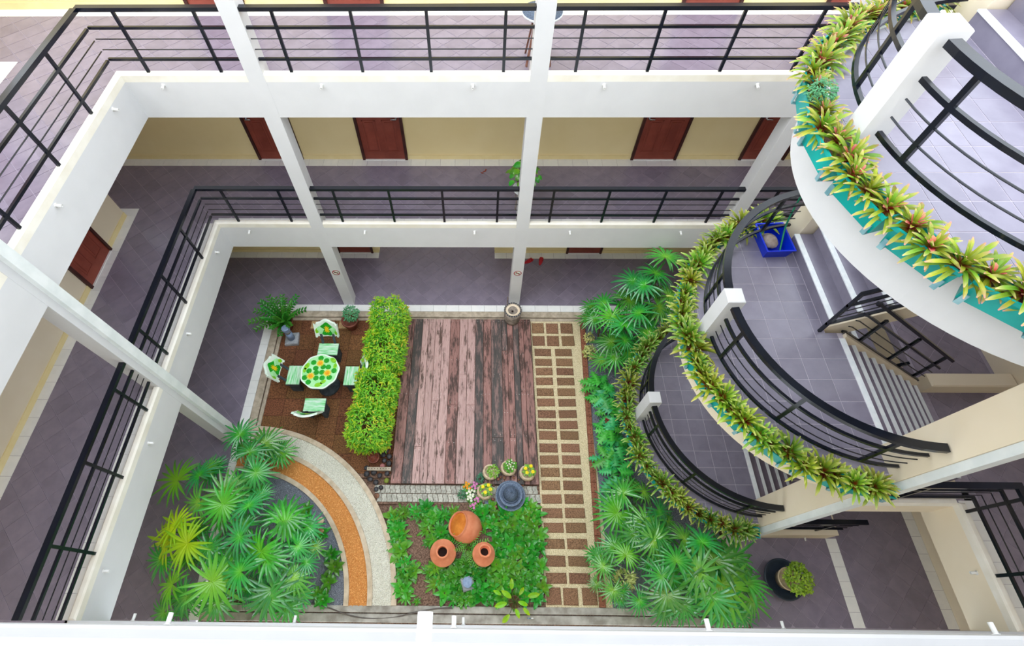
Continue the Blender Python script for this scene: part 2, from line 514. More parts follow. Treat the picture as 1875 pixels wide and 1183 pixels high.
# ground storey floor
gf = struct('floor', MB().box(-9.5, -3, -0.3, -5.05, 8.1, -0.004).box(-5.05, 6.47, -0.3, 9.5, 12.5, -0.004).box(4.66, -3, -0.3, 9.5, 6.47, -0.004), 'grout', 'ground storey floor of grey purple tiles laid diagonally')
tiles(gf, [rect(-6.78, -0.06, -5.05, 6.47), rect(-6.78, 6.47, 9, 7.88), rect(-2.6, 7.88, 0.34, 12.4), rect(4.66, -0.06, 6.38, 1.36), rect(6.58, -0.06, 7.97, 6.4)], 0, 0.29, Q, 'floor_tile', (5.968, 0.59),
      hidden=lambda x, y: y > 9 or (x > 4.6 and y > 3.0) or (x < -6.3 and y > 5.5))
strip(gf, -5.05, -0.06, -4.86, 6.29, 0, 21)
strip(gf, -5.05, 6.29, 4.6, 6.47, 0, 32)
strip(gf, 6.38, -0.06, 6.58, 1.36, 0, 6)
strip(gf, 7.97, -0.06, 8.16, 6.4, 0, 22)
strip(gf, -6.97, -0.06, -6.78, 6.8, 0, 23)
strip(gf, -6.97, 7.88, -2.6, 8.08, 0, 14)
strip(gf, 0.34, 7.88, 9, 8.08, 0, 29)
# upper floors
for k, F in enumerate(LEVELS):
    b = MB()
    if k == 2:
        struct('floor', b.box(-9.6, -3, F - 0.15, 9.6, YF - 0.2, F - 0.004), 'grout', 'corridor floor of the storey the viewer stands on')
        continue
    b.box(-9.6, YF - 0.2, F - 0.15, XL - 0.2, 8.5, F - 0.004).box(XL - 0.2, YB + 0.2, F - 0.15, 9.6, 8.5, F - 0.004)
    b.box(XR + 0.2, YF - 0.2, F - 0.15, 9.6, 3.22, F - 0.004).box(4.78, 1.46, F - 0.15, XR + 0.3, 1.75, F - 0.004).box(6.9, 3.2, F - 0.15, 9.6, YB + 0.3, F - 0.004)
    fl = struct('floor', b, 'grout', f'{LNAME[k]} upper storey corridor floor around the open courtyard')
    if True:
        i = 0.33 if k == 0 else 0.11
        tiles(fl, [rect(-6.78, YF, XL - i, YB + i - 0.1), rect(-6.78, YB + i - 0.1, 9, 8.18), rect(-9.5, 6.96, -6.78, 8.18), rect(XR + i, YF, 7.95, 1.5), rect(6.95, 1.5, 8.1, 3.14), rect(6.95, 3.34, 8.1, 6.5)], F, 0.29, Q, 'floor_tile', (-6.12, 5.109),
              hidden=lambda x, y: (x > 4.7 and y > 4.6))
        if k == 0:
            strip(fl, XL - 0.33, YF, XL - 0.10, YB + 0.1, F, 22)
            strip(fl, XL - 0.10, YB + 0.10, 6.4, YB + 0.23, F, 38)
            strip(fl, XR + 0.10, YF, XR + 0.33, 1.5, F, 6)
        strip(fl, -6.97, YF, -6.78, 6.77, F, 23)
        strip(fl, -7.6, 6.77, -6.78, 6.96, F, 3)
        strip(fl, -9.5, 8.18, 9, 8.40, F, 60)
        strip(fl, 7.95, YF, 8.16, 1.5, F, 5)
n_trim = 0
for k, F in enumerate(LEVELS):
    zb, zt = F - 0.578, F
    for nm, bx, cb, lab in (
        ('back', (XL - 0.24, YB, 9, YB + 0.24), (XL - 0.1, YB, 9, YB + 0.1), 'back'),
        ('left', (XL - 0.24, YF - 0.24, XL, YB), (XL - 0.1, YF, XL, YB), 'long side'),
        ('right', (XR, YF - 0.24, XR + 0.24, 1.8), (XR, YF, XR + 0.1, 1.45), 'short side'),
        ('front', (XL - 0.24, YF - 0.24, XR + 0.24, YF), (XL - 0.1, YF - 0.2, XR + 0.1, YF), 'near')):
        if k == 2 and nm != 'front': continue
        zlow = zb
        struct('beam_' + nm, MB().box(bx[0], bx[1], zlow, bx[2], bx[3], zt - 0.01), 'cream_pale' if nm == 'right' else 'plaster', f'white plaster edge beam of the {LNAME[k]} upper storey, {lab}')
        c = MB().chamfer_box(cb[0], cb[1], zt - 0.01, cb[2], cb[3], zt + 0.11, 0.022)
        struct('curb_' + nm, c, 'plaster' if nm == 'front' else 'ledge', f'cream ledge under the railing of the {LNAME[k]} upper storey, {lab}')
    if k == 2: continue
    struct('beam_stair', MB().box(4.78, 1.42, F - 0.42, XR, 1.54, zt - 0.01), 'cream_pale', f'cream stub beam beside the stair pier, {LNAME[k]} upper storey')
    struct('curb_stair', MB().chamfer_box(4.78, 1.42, zt - 0.01, XR, 1.54, zt + 0.11, 0.02), 'ledge', f'cream ledge beside the stair pier, {LNAME[k]} upper storey')
# ceilings are the undersides of the slabs; walls per storey
HS = (0, 2.7, 5.7)
for k, F in enumerate(HS):
    top = F + (2.55 if k else 2.55)
    zc = F + 2.56
    lev = ('ground', 'first upper', 'second upper')[k]
    yb = 8.08 if k == 0 else YW
    bw = MB()
    if k == 0:
        bw.box(-9.5, yb, 0, -2.6, yb + 0.12, zc).box(0.34, yb, 0, 9.5, yb + 0.12, zc).box(-2.72, yb + .12, 0, -2.6, 12.4, zc).box(0.34, yb + .12, 0, 0.46, 12.4, zc)
    else:
        bw.box(-9.5, yb, F, 9.5, yb + 0.12, zc)
    struct('wall_back', bw, 'cream', f'cream yellow back corridor wall of the {lev} storey')
    struct('wall_left', MB().box(XW - 0.2, -3, F, XW, 6.77, zc).box(-9.6, 6.7, F, -9.5, 8.5, zc).box(-9.5, 6.6, F, XW - .2, 6.77, zc), 'cream_pale', f'pale corridor wall along the long side, {lev} storey')
    struct('wall_right', MB().box(XWR, -3, F, XWR + 0.15, 8.4, zc), 'cream_pale', f'pale corridor wall on the stair side, {lev} storey')
    bb = MB()
    if k == 0: bb.box(-9.5, yb - 0.014, 0, -2.6, yb, 0.1).box(0.34, yb - 0.014, 0, 9.4, yb, 0.1)
    else: bb.box(-9.5, yb - 0.014, F, 9.4, yb, F + 0.1)
    struct('baseboard_back', bb, 'skirting', f'yellow painted skirting at the back wall, {lev} storey')
    struct('baseboard_left', MB().box(XW, -3, F, XW + 0.014, 6.77, F + 0.1), 'skirting', f'yellow painted skirting on the long side, {lev} storey')
struct('wall_front', MB().box(-9.6, -3.1, 0, 9.6, -3, 11.3), 'cream_pale', 'corridor wall behind the viewer')
struct('ceiling', MB().box(-2.72, 8.2, 2.56, 0.46, 12.4, 2.68), 'plaster', 'ceiling of the passage at the back')
# columns
def column(name, x0, y0, x1, y1, lab, mt='plaster', z1=9.3):
    return struct(name, MB().box(x0, y0, 0, x1, y1, z1), mt, lab)
cL = column('column', -3.273, YB - 0.004, -3.03, YB + 0.24, 'white column at the back, nearest the corner with the potted bush')
cM = column('column', 0.668, YB - 0.004, 0.91, YB + 0.24, 'white column at the back behind the log drum')
column('column', 4.606, YB - 0.004, 4.839, YB + 0.24, 'white column at the back beside the rounded landings')
column('column', XL - 0.25, 3.09, XL + 0.004, 3.33, 'white column on the long side facade')
struct('pillar_downpipe', MB().chamfer_box(XL + 0.004, 3.19, 0, XL + 0.085, 3.325, 9.3, 0.008), 'downpipe', 'white boxed downpipe on the long side column')
struct('column', MB().box(4.53, 1.34, 0, 4.78, 1.75, 9.3), 'cream_pale', 'cream stair pier where the landing rails end')
struct('pillar_downpipe', MB().chamfer_box(4.55, 1.25, 0, 4.68, 1.338, 9.3, 0.008), 'downpipe', 'white boxed downpipe on the stair pier')
struct('column', MB().box(4.53, 4.78, 0, 4.78, 5.1, 9.0), 'cream_pale', 'cream stair pier behind the blue tub')
# ------------------------------------------------------------------ doors
dn = 0
def door(x, y, z, w, axis, hside, lab, h=2.05):
    """frame, panelled leaf, lever handle; axis 'y' faces -y, 'x' faces +x"""
    global dn
    dn += 1
    o = inst(f'door_{dn}', None, None, (x, y, z), (0, 0, 0 if axis == 'y' else pi / 2))
    o['kind'] = 'structure'
    o['label'] = lab
    f = MB()
    f.box(-w / 2, -0.045, 0, -w / 2 + 0.055, 0.0, h).box(w / 2 - 0.055, -0.045, 0, w / 2, 0, h).box(-w / 2, -0.045, h, w / 2, 0, h + 0.06)
    f.build('door_frame', 'door_frame', o)
    d = MB()
    a = w / 2 - 0.055
    d.box(-a, -0.02, 0.015, a, 0, h)
    lf = d.build('door_leaf', 'door_wood', o)
    for sx in (-1, 1):
        for z0, z1 in ((0.2, 0.95), (1.1, 1.85)):
            c = MB()
            x0, x1 = sorted((sx * 0.06, sx * (a - 0.09)))
            c.box(x0, -0.024, z0, x1, -0.019, z0 + 0.02).box(x0, -0.024, z1 - .02, x1, -0.019, z1).box(x0, -0.024, z0, x0 + .02, -0.019, z1).box(x1 - .02, -0.024, z0, x1, -0.019, z1)
            c.box(x0 + 0.05, -0.026, z0 + .05, x1 - 0.05, -0.019, z1 - .05)
            c.build('door_panel', 'door_wood', lf)
    hm = MB().lathe([(0.028, 0), (0.028, 0.012), (0.012, 0.014), (0.012, 0.045)], 10, M=T(hside * (a - 0.06), -0.02, 1.0) @ RX(pi / 2))
    hm.box(hside * (a - 0.06) - (0.1 if hside > 0 else 0.01), -0.075, 0.99, hside * (a - 0.06) + (0.01 if hside > 0 else 0.1), -0.055, 1.012)
    hm.lathe([(0.022, 0), (0.022, 0.012)], 10, M=T(hside * (a - 0.06), -0.02, 1.12) @ RX(pi / 2))
    hm.build('handle', 'chrome', lf, True)
    MB().box(-a, -0.05, 0, a, 0, 0.015).build('threshold', 'white_tile', o)
for k, F in ((1, 2.7), (2, 5.7)):
    lev = ('', 'first upper', 'second upper')[k]
    for xx, hs, lab in ((-4.24, -1, 'in the corner bay'), (-2.03, 1, 'in the middle bay'), (3.6, -1, 'in the bay by the landings'), (5.85, -1, 'farthest toward the stair')):
        door(xx, YW, F, 0.95, 'y', hs, f'red brown panelled door {lab}, {lev} storey')
    door(XW, 5.48, F, 0.92, 'x', 1, f'red brown door on the long side corridor, {lev} storey')
door(-3.2, 8.08, 0, 0.9, 'y', 1, 'red brown door in the ground storey back wall')
door(2.6, 8.08, 0, 0.9, 'y', -1, 'red brown door in the ground storey wall beyond the red sandals')
# ------------------------------------------------------------------ rounded landings
CXR, CYR, RO = 4.6, 3.2, 1.84
LZ = (1.33, 4.33, 7.33)
LN = ('lowest', 'middle', 'top')
def arc(r, a0, a1, n): return [(CXR + r * cos(rad(a0 + (a1 - a0) * i / n)), CYR + r * sin(rad(a0 + (a1 - a0) * i / n))) for i in range(n + 1)]
for k, z in enumerate(LZ):
    H = lambda r, z0, z1, mb: mb.prism(clip(arc(r, 90, 270, 44), rect(2, 3.24, 4.45, 6)), z0, z1).prism(clip(arc(r, 90, 270, 44) + [(4.66, CYR - r), (4.66, CYR + r)], rect(2, 0, 4.66, 3.24)), z0, z1)
    b = H(RO, z - 0.55, z - 0.004, MB())
    fl = struct('floor_landing', b, 'plaster' if k == 2 else 'cream_pale', f'rounded {LN[k]} stair landing slab with pale edge')
    H(RO - 0.03, z - 0.0045, z - 0.003, MB()).build('grout_bed', 'grout_landing', fl)
    ap = arc(RO - 0.035, 90, 270, 36)
    tiles(fl, [clip(ap, rect(2, 3.24, 4.44, 6)), clip(ap, rect(2, 0, 4.61, 3.24))], z, 0.2865, 0, 'landing_tile', (3.45, 4.587), gap=0.008)
# ------------------------------------------------------------------ stairs
def flight(lab, x0, z0, y0, y1, n, rise, tread, slab=0.22):
    o = thing('stair_flight', lab, 'stairs', (x0, (y0 + y1) / 2, z0))
    hw = (y1 - y0) / 2
    up = rise > 0
    for i in range(1, n + 1):
        zt = i * rise
        xa, xb = (i - 1) * tread, i * tread
        if up:
            st = MB().box(xa, -hw, zt - rise - slab, xb + 0.02, hw, zt).build('step', 'landing_tile', o)
            MB().box(xa - 0.012, -hw, zt - 0.012, xa + 0.06, hw, zt + 0.004).build('nosing', 'nosing', st)
        else:
            if i == n: break
            st = MB().box(xa - 0.02, -hw, zt + rise - slab, xb, hw, zt).build('step', 'floor_tile', o)
            MB().box(xb - 0.04, -hw, zt - 0.012, xb + 0.012, hw, zt + 0.004).build('nosing', 'nosing', st)
    if not up: MB().box(-0.06, -hw, -0.012, 0.012, hw, 0.004).build('nosing', 'nosing', o)
    # cream stringer
    L = tread * (n if up else n - 1)
    z_end = rise * n
    sy = -hw - 0.05 if up else hw
    prof = [(0, -0.3), (0, 0.06), (L, z_end + (0.06 if up else -rise + .06)), (L, z_end - (0.3 if up else rise + 0.3))]
    st = MB()
    vs_ = [(x, sy, zz) for x, zz in prof] + [(x, sy + 0.05, zz) for x, zz in prof]
    st.add(vs_, [(0, 1, 2, 3), (7, 6, 5, 4), (0, 4, 5, 1), (1, 5, 6, 2), (2, 6, 7, 3), (3, 7, 4, 0)])
    st.build('stringer', 'cream_pale', o)
    return o
flight('stair flight down from the middle landing with pale nosings', 4.66, 4.33, 1.76, 3.16, 9, -0.181, 0.25)
flight('stair flight up from the middle landing, behind the blue tub', 4.45, 4.33, 3.34, 4.76, 8, 0.171, 0.25)
flight('short stair flight down from the lowest landing', 4.66, 1.33, 1.76, 3.16, 5, -0.186, 0.25)
flight('stair flight up from the lowest landing', 4.45, 1.33, 3.34, 4.76, 8, 0.171, 0.25)
flight('stair flight up from the top landing', 4.45, 7.33, 3.34, 4.76, 8, 0.171, 0.25)
flight('stair flight down from the top landing', 4.66, 7.33, 1.76, 3.16, 9, -0.181, 0.25)
pl = struct('floor_platform', MB().box(4.78, 1.36, 0, 6.39, 3.2, 0.396).box(5.4, 3.2, 0, 7.9, 5, 0.396), 'cream_pale', 'raised platform at the foot of the stairs')
tiles(pl, [rect(5.66, 1.46, 6.36, 3.2)], 0.4, 0.29, 0, 'floor_tile')
struct('curb_low', MB().chamfer_box(6.85, 3.12, 2.7, 8.15, 3.34, 2.95, 0.02), 'cream_pale', 'low cream kerb on the upper floor beside the stair foot')
# ------------------------------------------------------------------ railings
def railing(lab, path, zb, posts, group=None, step=None, wide=0.078, cat='railing', hb=0.0):
    """path: plan points with height offset; posts: (x, y, dz) points"""
    x0, y0 = path[0][:2]
    o = thing('railing', lab, cat, (x0, y0, zb), 0, group)
    P = [(p[0] - x0, p[1] - y0, p[2] if len(p) > 2 else 0) for p in path]
    at = lambda h: [(x, y, z + h) for x, y, z in P]
    MB().sweep(at(0.835), wide, 0.05).build('handrail', 'black_metal', o)
    MB().sweep(at(0.60), 0.034, 0.034).build('mid_rail', 'black_metal', o)
    for h in (0.455, 0.315): MB().tube(at(h), 0.0075, 6).build('rod', 'black_metal', o)
    MB().sweep(at(0.185), 0.034, 0.034).build('bottom_rail', 'black_metal', o)
    for p in posts:
        dz = p[2] if len(p) > 2 else 0
        a = p[3] if len(p) > 3 else 0
        MB().box(-0.02, -0.016, hb, 0.02, 0.016, 0.815, M=RZ(a)).build('post', 'black_metal', o, loc=(p[0] - x0, p[1] - y0, dz))
    return o
YR, XRL = YB + 0.05, XL - 0.05
PX = [-4.64, -3.62, -2.64, -1.65, -0.70, 0.295, 1.285, 2.27, 3.26, 4.24]
PY = [5.63, 4.66, 3.666, 2.70, 1.69, 0.70]
for k, F in ((0, 2.7), (1, 5.7)):
    zc = F + 0.11
    lev = LNAME[k] + ' upper storey'
    railing(f'black railing in the back corner bay, {lev}', [(XRL, YR), (-3.273, YR)], zc, [(x, YR) for x in PX[:2]])
    railing(f'black railing between the two back columns, {lev}', [(-3.03, YR), (0.668, YR)], zc, [(x, YR) for x in PX[2:6]])
    railing(f'black railing between the drum column and the landings, {lev}', [(0.91, YR), (4.606, YR)], zc, [(x, YR) for x in PX[6:10]])
    railing(f'black railing beyond the last back column, {lev}', [(4.839, YR), (6.5, YR)], zc, [(5.22, YR), (6.2, YR)])
    railing(f'black railing on the long side, far bay, {lev}', [(XRL, YR - 0.042), (XRL, 3.33)], zc, [(XRL, y, 0, pi / 2) for y in PY[:3]])
    railing(f'black railing on the long side, near bay, {lev}', [(XRL, 3.09), (XRL, YF)], zc, [(XRL, y, 0, pi / 2) for y in PY[3:]])
    railing(f'black railing turning the corner beside the stair pier, {lev}', [(4.78, 1.48), (XR + 0.05, 1.48), (XR + 0.05, YF)], zc, [(5.62, 1.48), (XR + .05, 1.33, 0, pi / 2), (XR + .05, 0.55, 0, pi / 2)])
railing('black railing on the raised platform under the landings', [(4.8, 1.44), (6.36, 1.44)], 0.4, [(5.3, 1.44), (6.0, 1.44)])
RR = 1.73
for k, z in enumerate(LZ):
    f = arc(RR, 267, 184.2, 22)
    railing(f'curved black railing of the {LN[k]} landing between pier and white post', f, z, [(CXR + RR * cos(rad(a)), CYR + RR * sin(rad(a)), 0, rad(a + 90)) for a in (254, 224, 194)], wide=0.085, hb=0.17)
    f = arc(RR, 175.8, 96, 22)
    railing(f'curved black railing of the {LN[k]} landing beyond the white post', f, z, [(CXR + RR * cos(rad(a)), CYR + RR * sin(rad(a)), 0, rad(a + 90)) for a in (166, 138, 110)], wide=0.085, hb=0.17)
    MB().chamfer_box(-0.1, -0.1, 0, 0.1, 0.1, 0.885, 0.008).build('rail_post', 'plaster', None, loc=(2.9, 3.22, z))
    tag(COL.objects[-1], f'white square rail post on the {LN[k]} rounded landing', 'post')
for z, n, r, lab in ((4.33, 9, -0.181, 'middle'), (1.33, 5, -0.186, 'lowest'), (7.33, 9, -0.181, 'top')):
    L = 0.25 * (n - 1)
    railing(f'black stair railing going down from the {lab} landing', [(4.62, 3.225, 0), (4.68, 3.225, -0.02), (4.68 + L, 3.225, r * n + .17)], z - 0.12, [(5.0, 3.225, -0.34 * r / -0.181 - .02), (5.75 if n > 5 else 5.5, 3.225, -0.82 * (1 if n > 5 else .7))] + ([(6.5, 3.225, -1.33)] if n > 5 else []), wide=0.04)
    railing(f'black stair railing going up from the {lab} landing', [(4.36, 3.268, 0), (4.45, 3.268, 0.05), (6.2, 3.268, 1.25)], z, [(4.38, 3.268, 0.0), (5.2, 3.268, 0.55), (5.95, 3.268, 1.05)], wide=0.04)
# ------------------------------------------------------------------ drain spouts, signs
def spout(lab, x, y, z, dx, dy, L=0.075, r=0.019):
    o = thing('drain_spout', lab, 'spout', (x, y, z), 0, 'white drain spouts')
    M = frame((0, 0, 1), (dx, dy, -0.12))
    b = MB().lathe([(r, 0), (r, L), (r * 0.72, L), (r * 0.72, 0.004), (0.0, 0.004)], 10, M=M)
    b.build('pipe', 'white_plastic', o, True)
    MB().lathe([(r * 1.5, 0), (r * 1.5, 0.006)], 10, M=M).build('collar', 'white_plastic', o, True)
for k, z in ((0, 2.6), (1, 5.645)):
    for i, x in enumerate((-4.51, -2.26, -0.13, 1.71, 3.84)):
        spout(f'{nth(i)} white drain spout from the corner on the back beam, {LNAME[k]} upper storey', x, YB, z, 0, -1)
    for i, y in enumerate((5.95, 4.17, 2.26, 0.51)):
        spout(f'{nth(i)} white drain spout from the corner on the long side beam, {LNAME[k]} upper storey', XL, y, z, 1, 0)
for i, (x, z) in enumerate(((-4.55, 2.4), (-2.42, 2.4), (-0.21, 2.4), (3.93, 2.4), (-2.45, 5.4), (-0.2, 5.4), (1.78, 5.4), (3.98, 5.4))):
    spout(f'{nth(i % 4)} white drain spout along the near beam, {"first" if z < 3 else "second"} upper storey', x, YF, z, 0, 1, 0.085)
spout('large white drain spout close below the viewer', -0.13, YF, 8.55, 0, 1, 0.075)
spout('white drain spout on the beam beside the stair pier corridor', XR, 0.6, 2.6, -1, 0)
spout('white drain spout on the low platform edge', 5.95, 1.36, 0.1, 0, -1, 0.06, 0.014)
for x, lab in ((-3.15, 'column near the potted bush'), (0.79, 'column behind the log drum')):
    o = thing('no_smoking_sign', f'round red no smoking sign on the {lab}', 'sign', (x, YB - 0.006, 1.27))
    R_ = RX(pi / 2)
    MB().lathe([(0.085, 0), (0.085, 0.003)], 24, M=R_).build('plate', 'paint_white', o)
    b = MB().lathe([(0.085, 0.003), (0.085, 0.006), (0.066, 0.006), (0.066, 0.003)], 24, M=R_, caps=False)
    b.box(-0.075, -0.006, -0.009, 0.075, -0.003, 0.009, M=RY(pi / 4))
    b.build('prohibition_ring', 'sign_red', o)
    MB().box(-0.045, -0.0055, -0.008, 0.03, -0.003, 0.006).box(0.034, -0.0055, -0.008, 0.045, -0.003, 0.006).build('cigarette', 'black_metal', o)

# ------------------------------------------------------------------ garden ground
struct('ground', MB().box(-4.9, -0.1, -0.4, 4.7, 6.4, -0.06), 'soil', 'bare earth under the courtyard garden')
GC = 'courtyard garden'
cb = struct('curb_garden', MB().chamfer_box(-4.86, -0.06, -0.3, -4.70, 6.29, 0.0, 0.012).chamfer_box(-4.66, 0.2, -0.3, -4.585, 6.06, 0.03, 0.01), 'concrete', 'tan concrete kerb on the long side of the garden')
struct('curb_garden', MB().chamfer_box(-4.70, 6.14, -0.3, 4.6, 6.29, 0.0, 0.012).chamfer_box(-4.585, 6.03, -0.3, 4.45, 6.12, -0.02, 0.01), 'concrete', 'tan concrete kerb at the back of the garden')
struct('curb_garden', MB().chamfer_box(-4.86, -0.06, -0.3, 4.62, 0.075, -0.015, 0.012).chamfer_box(-4.66, 0.09, -0.3, 4.5, 0.2, 0.02, 0.01), 'concrete_grey', 'stepped grey concrete kerb at the near edge of the garden')
struct('curb_garden', MB().chamfer_box(4.48, 0.0, -0.3, 4.66, 1.4, 0.0, 0.012), 'concrete', 'concrete kerb between the palms and the tiled corner')
# arcs of edging and gravel
AX, AY = -4.75, 0.13
def ring(r0, r1, a0, a1, n): 
    o_ = [(AX + r1 * cos(rad(a0 + (a1 - a0) * i / n)), AY + r1 * sin(rad(a0 + (a1 - a0) * i / n))) for i in range(n + 1)]
    i_ = [(AX + r0 * cos(rad(a0 + (a1 - a0) * i / n)), AY + r0 * sin(rad(a0 + (a1 - a0) * i / n))) for i in range(n + 1)]
    return o_, i_
def ringmesh(mb, r0, r1, a0, a1, n, z0, z1):
    o_, i_ = ring(r0, r1, a0, a1, n)
    for i in range(n): mb.prism([o_[i], o_[i + 1], i_[i + 1], i_[i]], z0, z1)
    return mb
def pebbles(mb, spots, r0, r1, z):
    for x, y in spots:
        r = random.uniform(r0, r1)
        a = random.random() * 6.28
        M = T(x, y, z + random.uniform(-.3, .3) * r) @ RZ(a)
        k = random.uniform(.7, 1)
        mb.add([(r, 0, 0), (0, r * k, 0), (-r, 0, 0), (0, -r * k, 0), (r * .2, .1 * r, r * .7), (0, 0, -r * .6)],
               [(0, 1, 4), (1, 2, 4), (2, 3, 4), (3, 0, 4), (1, 0, 5), (2, 1, 5), (3, 2, 5), (0, 3, 5)], M=M)
    return mb
lab = {2.375: 'inner', 2.785: 'middle', 3.21: 'outer'}
A0, A1 = 1.2, 93
for r0, r1 in ((2.375, 2.46), (2.785, 2.87), (3.21, 3.30)):
    b = MB()
    struct('curb_arc', ringmesh(b, r0, r1, A0, A1, 40, -0.1, 0.05), 'edging', f'{lab[r0]} curved tan edging strip of the gravel bands')
for nm, r0, r1, mt, sm, n, lb in (('gravel', 2.46, 2.785, 'orange_gravel', 'stone_orange', 3200, 'curved band of orange gravel between tan edging strips'),
                                  ('gravel', 2.87, 3.21, 'white_gravel', 'stone_white', 4200, 'curved band of white gravel outside the orange band'),
                                  ('gravel', 0.6, 2.375, 'dark_gravel', 'stone_grey', 2500, 'dark grey gravel under the corner palms')):
    o = inst(nm, None)
    tag(o, lb, 'gravel', kind='stuff')
    ringmesh(MB(), r0, r1, A0, A1, 40, -0.08, 0.015).build('gravel_bed', mt, o)
    sp = []
    for _ in range(n):
        a, r = rad(random.uniform(A0, A1)), math.sqrt(random.uniform(r0 * r0, r1 * r1))
        if r0 < 1 and r < 1.7: continue
        sp.append((AX + r * cos(a), AY + r * sin(a)))
    pebbles(MB(), sp, 0.009, 0.016, 0.018).build('stones', sm, o)
# patio of laterite tiles
pt = struct('pavement_patio', MB().box(-4.585, 2.4, -0.1, -1.75, 6.03, -0.012), 'soil', 'dark joints under the brown patio tiles')
ps = 0.395
for i in range(8):
    for j in range(10):
        x0, y1 = -4.585 + i * ps, 6.03 - j * ps
        sq = rect(x0 + .003, y1 - ps + .003, min(x0 + ps - .003, -1.75), y1 - .003)
        c = ((sq[0][0] + sq[2][0]) / 2, (sq[0][1] + sq[2][1]) / 2)
        d = max(math.hypot(p[0] - AX, p[1] - AY) for p in sq)
        dm = min(math.hypot(p[0] - AX, p[1] - AY) for p in sq)
        if d < 3.32 or sq[0][1] < 2.3 or c[0] > -1.78: continue
        if dm < 3.31:                       # cut tiles along the arc
            poly = []
            for k in range(4):
                p, q = sq[k], sq[(k + 1) % 4]
                for s_ in range(8):
                    w = (p[0] + (q[0] - p[0]) * s_ / 8, p[1] + (q[1] - p[1]) * s_ / 8)
                    r_ = math.hypot(w[0] - AX, w[1] - AY)
                    if r_ < 3.305: w = (AX + (w[0] - AX) * 3.305 / r_, AY + (w[1] - AY) * 3.305 / r_)
                    poly.append((w[0] - c[0], w[1] - c[1]))
            if poly: MB().prism(poly, -0.012, 0.004 + random.uniform(-.003, .003)).build('patio_tile', 'patio_tile', pt, loc=(c[0], c[1], 0))
            continue
        h = random.uniform(-.003, .004)
        MB().chamfer_box(sq[0][0] - c[0], sq[0][1] - c[1], -0.012, sq[2][0] - c[0], sq[2][1] - c[1], 0.004 + h, 0.003).build('patio_tile', 'patio_tile', pt, loc=(c[0], c[1], 0))
for x, w in ((-3.86, .2), (-3.21, .2)):
    MB().chamfer_box(-w / 2, -0.1, 0, w / 2, 0.1, 0.012, 0.004).build('patio_tile', 'patio_pad', pt, loc=(x, 5.9, 0.004))
# timber deck
dk = thing('timber_deck', 'weathered pinkish timber deck of long planks in the garden', 'deck', (-0.3, 4.14, 0))
edges = [-1.745, -1.53, -1.336, -1.191, -1.039, -0.877, -0.696, -0.48, -0.299, -0.119, 0.061, 0.231, 0.476, 0.6, 0.728, 0.86, 0.97, 1.142]
kinds = 'rdpppprppdrdrrdrr'
Y0, Y1 = 2.27, 6.02
cuts = {6: 3.9, 7: 4.6, 8: 3.9, 11: 3.2, 12: 5.2, 13: 3.2, 2: 3.0, 4: 4.0, 15: 4.2}
for i in range(len(edges) - 1):
    a, b = edges[i] + .003, edges[i + 1] - .003
    ys = [Y0, Y1] if i not in cuts else [Y0, cuts[i], Y1]
    for j in range(len(ys) - 1):
        L, w = (ys[j + 1] - ys[j]) / 2 - .002, (b - a) / 2
        h = random.uniform(-.003, .003)
        kd = kinds[i]
        if i == 12 and j == 1: kd = 'd'
        p = MB().chamfer_box(-w, -L, 0.055, w, L, 0.1 + h, 0.004).build('plank', {'r': 'plank_red', 'd': 'plank_dark', 'p': 'plank_pink'}[kd], dk, loc=((a + b) / 2 + .3, (ys[j] + ys[j + 1]) / 2 - 4.14, 0))
        nb = MB()
        for yy in (-L + .06, 0, L - .06):
            for xx in (-w * .5, w * .5): nb.lathe([(0.006, 0.1 + h), (0.006, 0.1025 + h)], 6, M=T(xx, yy))
        nb.build('nail_heads', 'nail', p)
for yy in (2.5, 3.6, 4.7, 5.8): MB().box(-1.42, yy - 4.14 - .04, -0.03, 1.42, yy - 4.14 + .04, 0.054).build('joist', 'plank_dark', dk)
# brick path
bp = struct('path_brick', MB().box(1.16, 0.2, -0.1, 2.32, 6.02, 0.0), 'path_gravel', 'gravel path set with brown laterite bricks beside the deck')
sp = [(random.uniform(1.16, 2.26), random.uniform(.21, 6.0)) for _ in range(5200)]
rows = [5.205, 4.958, 4.73, 4.494, 4.238, 4.0, 3.743, 3.504, 3.282, 3.02, 2.775, 2.527, 2.282, 2.022, 1.764, 1.502, 1.222, 0.933, 0.657]
bricks = []
for y in (5.83, 5.5):
    for x in (1.318, 1.645, 1.985): bricks.append((x, y, 0.145, 0.135))
for i, y in enumerate(rows):
    s_ = -0.003 * i
    bricks += [(1.40 + s_ * .5, y, 0.19, 0.092), (1.862 + s_ * 1.4, y, 0.19, 0.092)]
for x in (1.30, 1.60, 1.93): bricks.append((x, 0.37, 0.135, 0.14))
for x, y, hx, hy in bricks:
    a = random.uniform(-.02, .02)
    o = MB().chamfer_box(-hx + random.uniform(0, .012), -hy + random.uniform(0, .01), -0.03, hx - random.uniform(0, .012), hy - random.uniform(0, .01), 0.022 + random.uniform(0, .01), 0.012).build('brick', 'laterite', bp, loc=(x, y, 0))
    o.rotation_euler.z = a
sp = [q for q in sp if not any(abs(q[0] - b_[0]) < b_[2] and abs(q[1] - b_[1]) < b_[3] for b_ in bricks)]
pebbles(MB(), sp, 0.007, 0.013, 0.004).build('stones', 'stone_straw', bp)['kind'] = 'stuff'
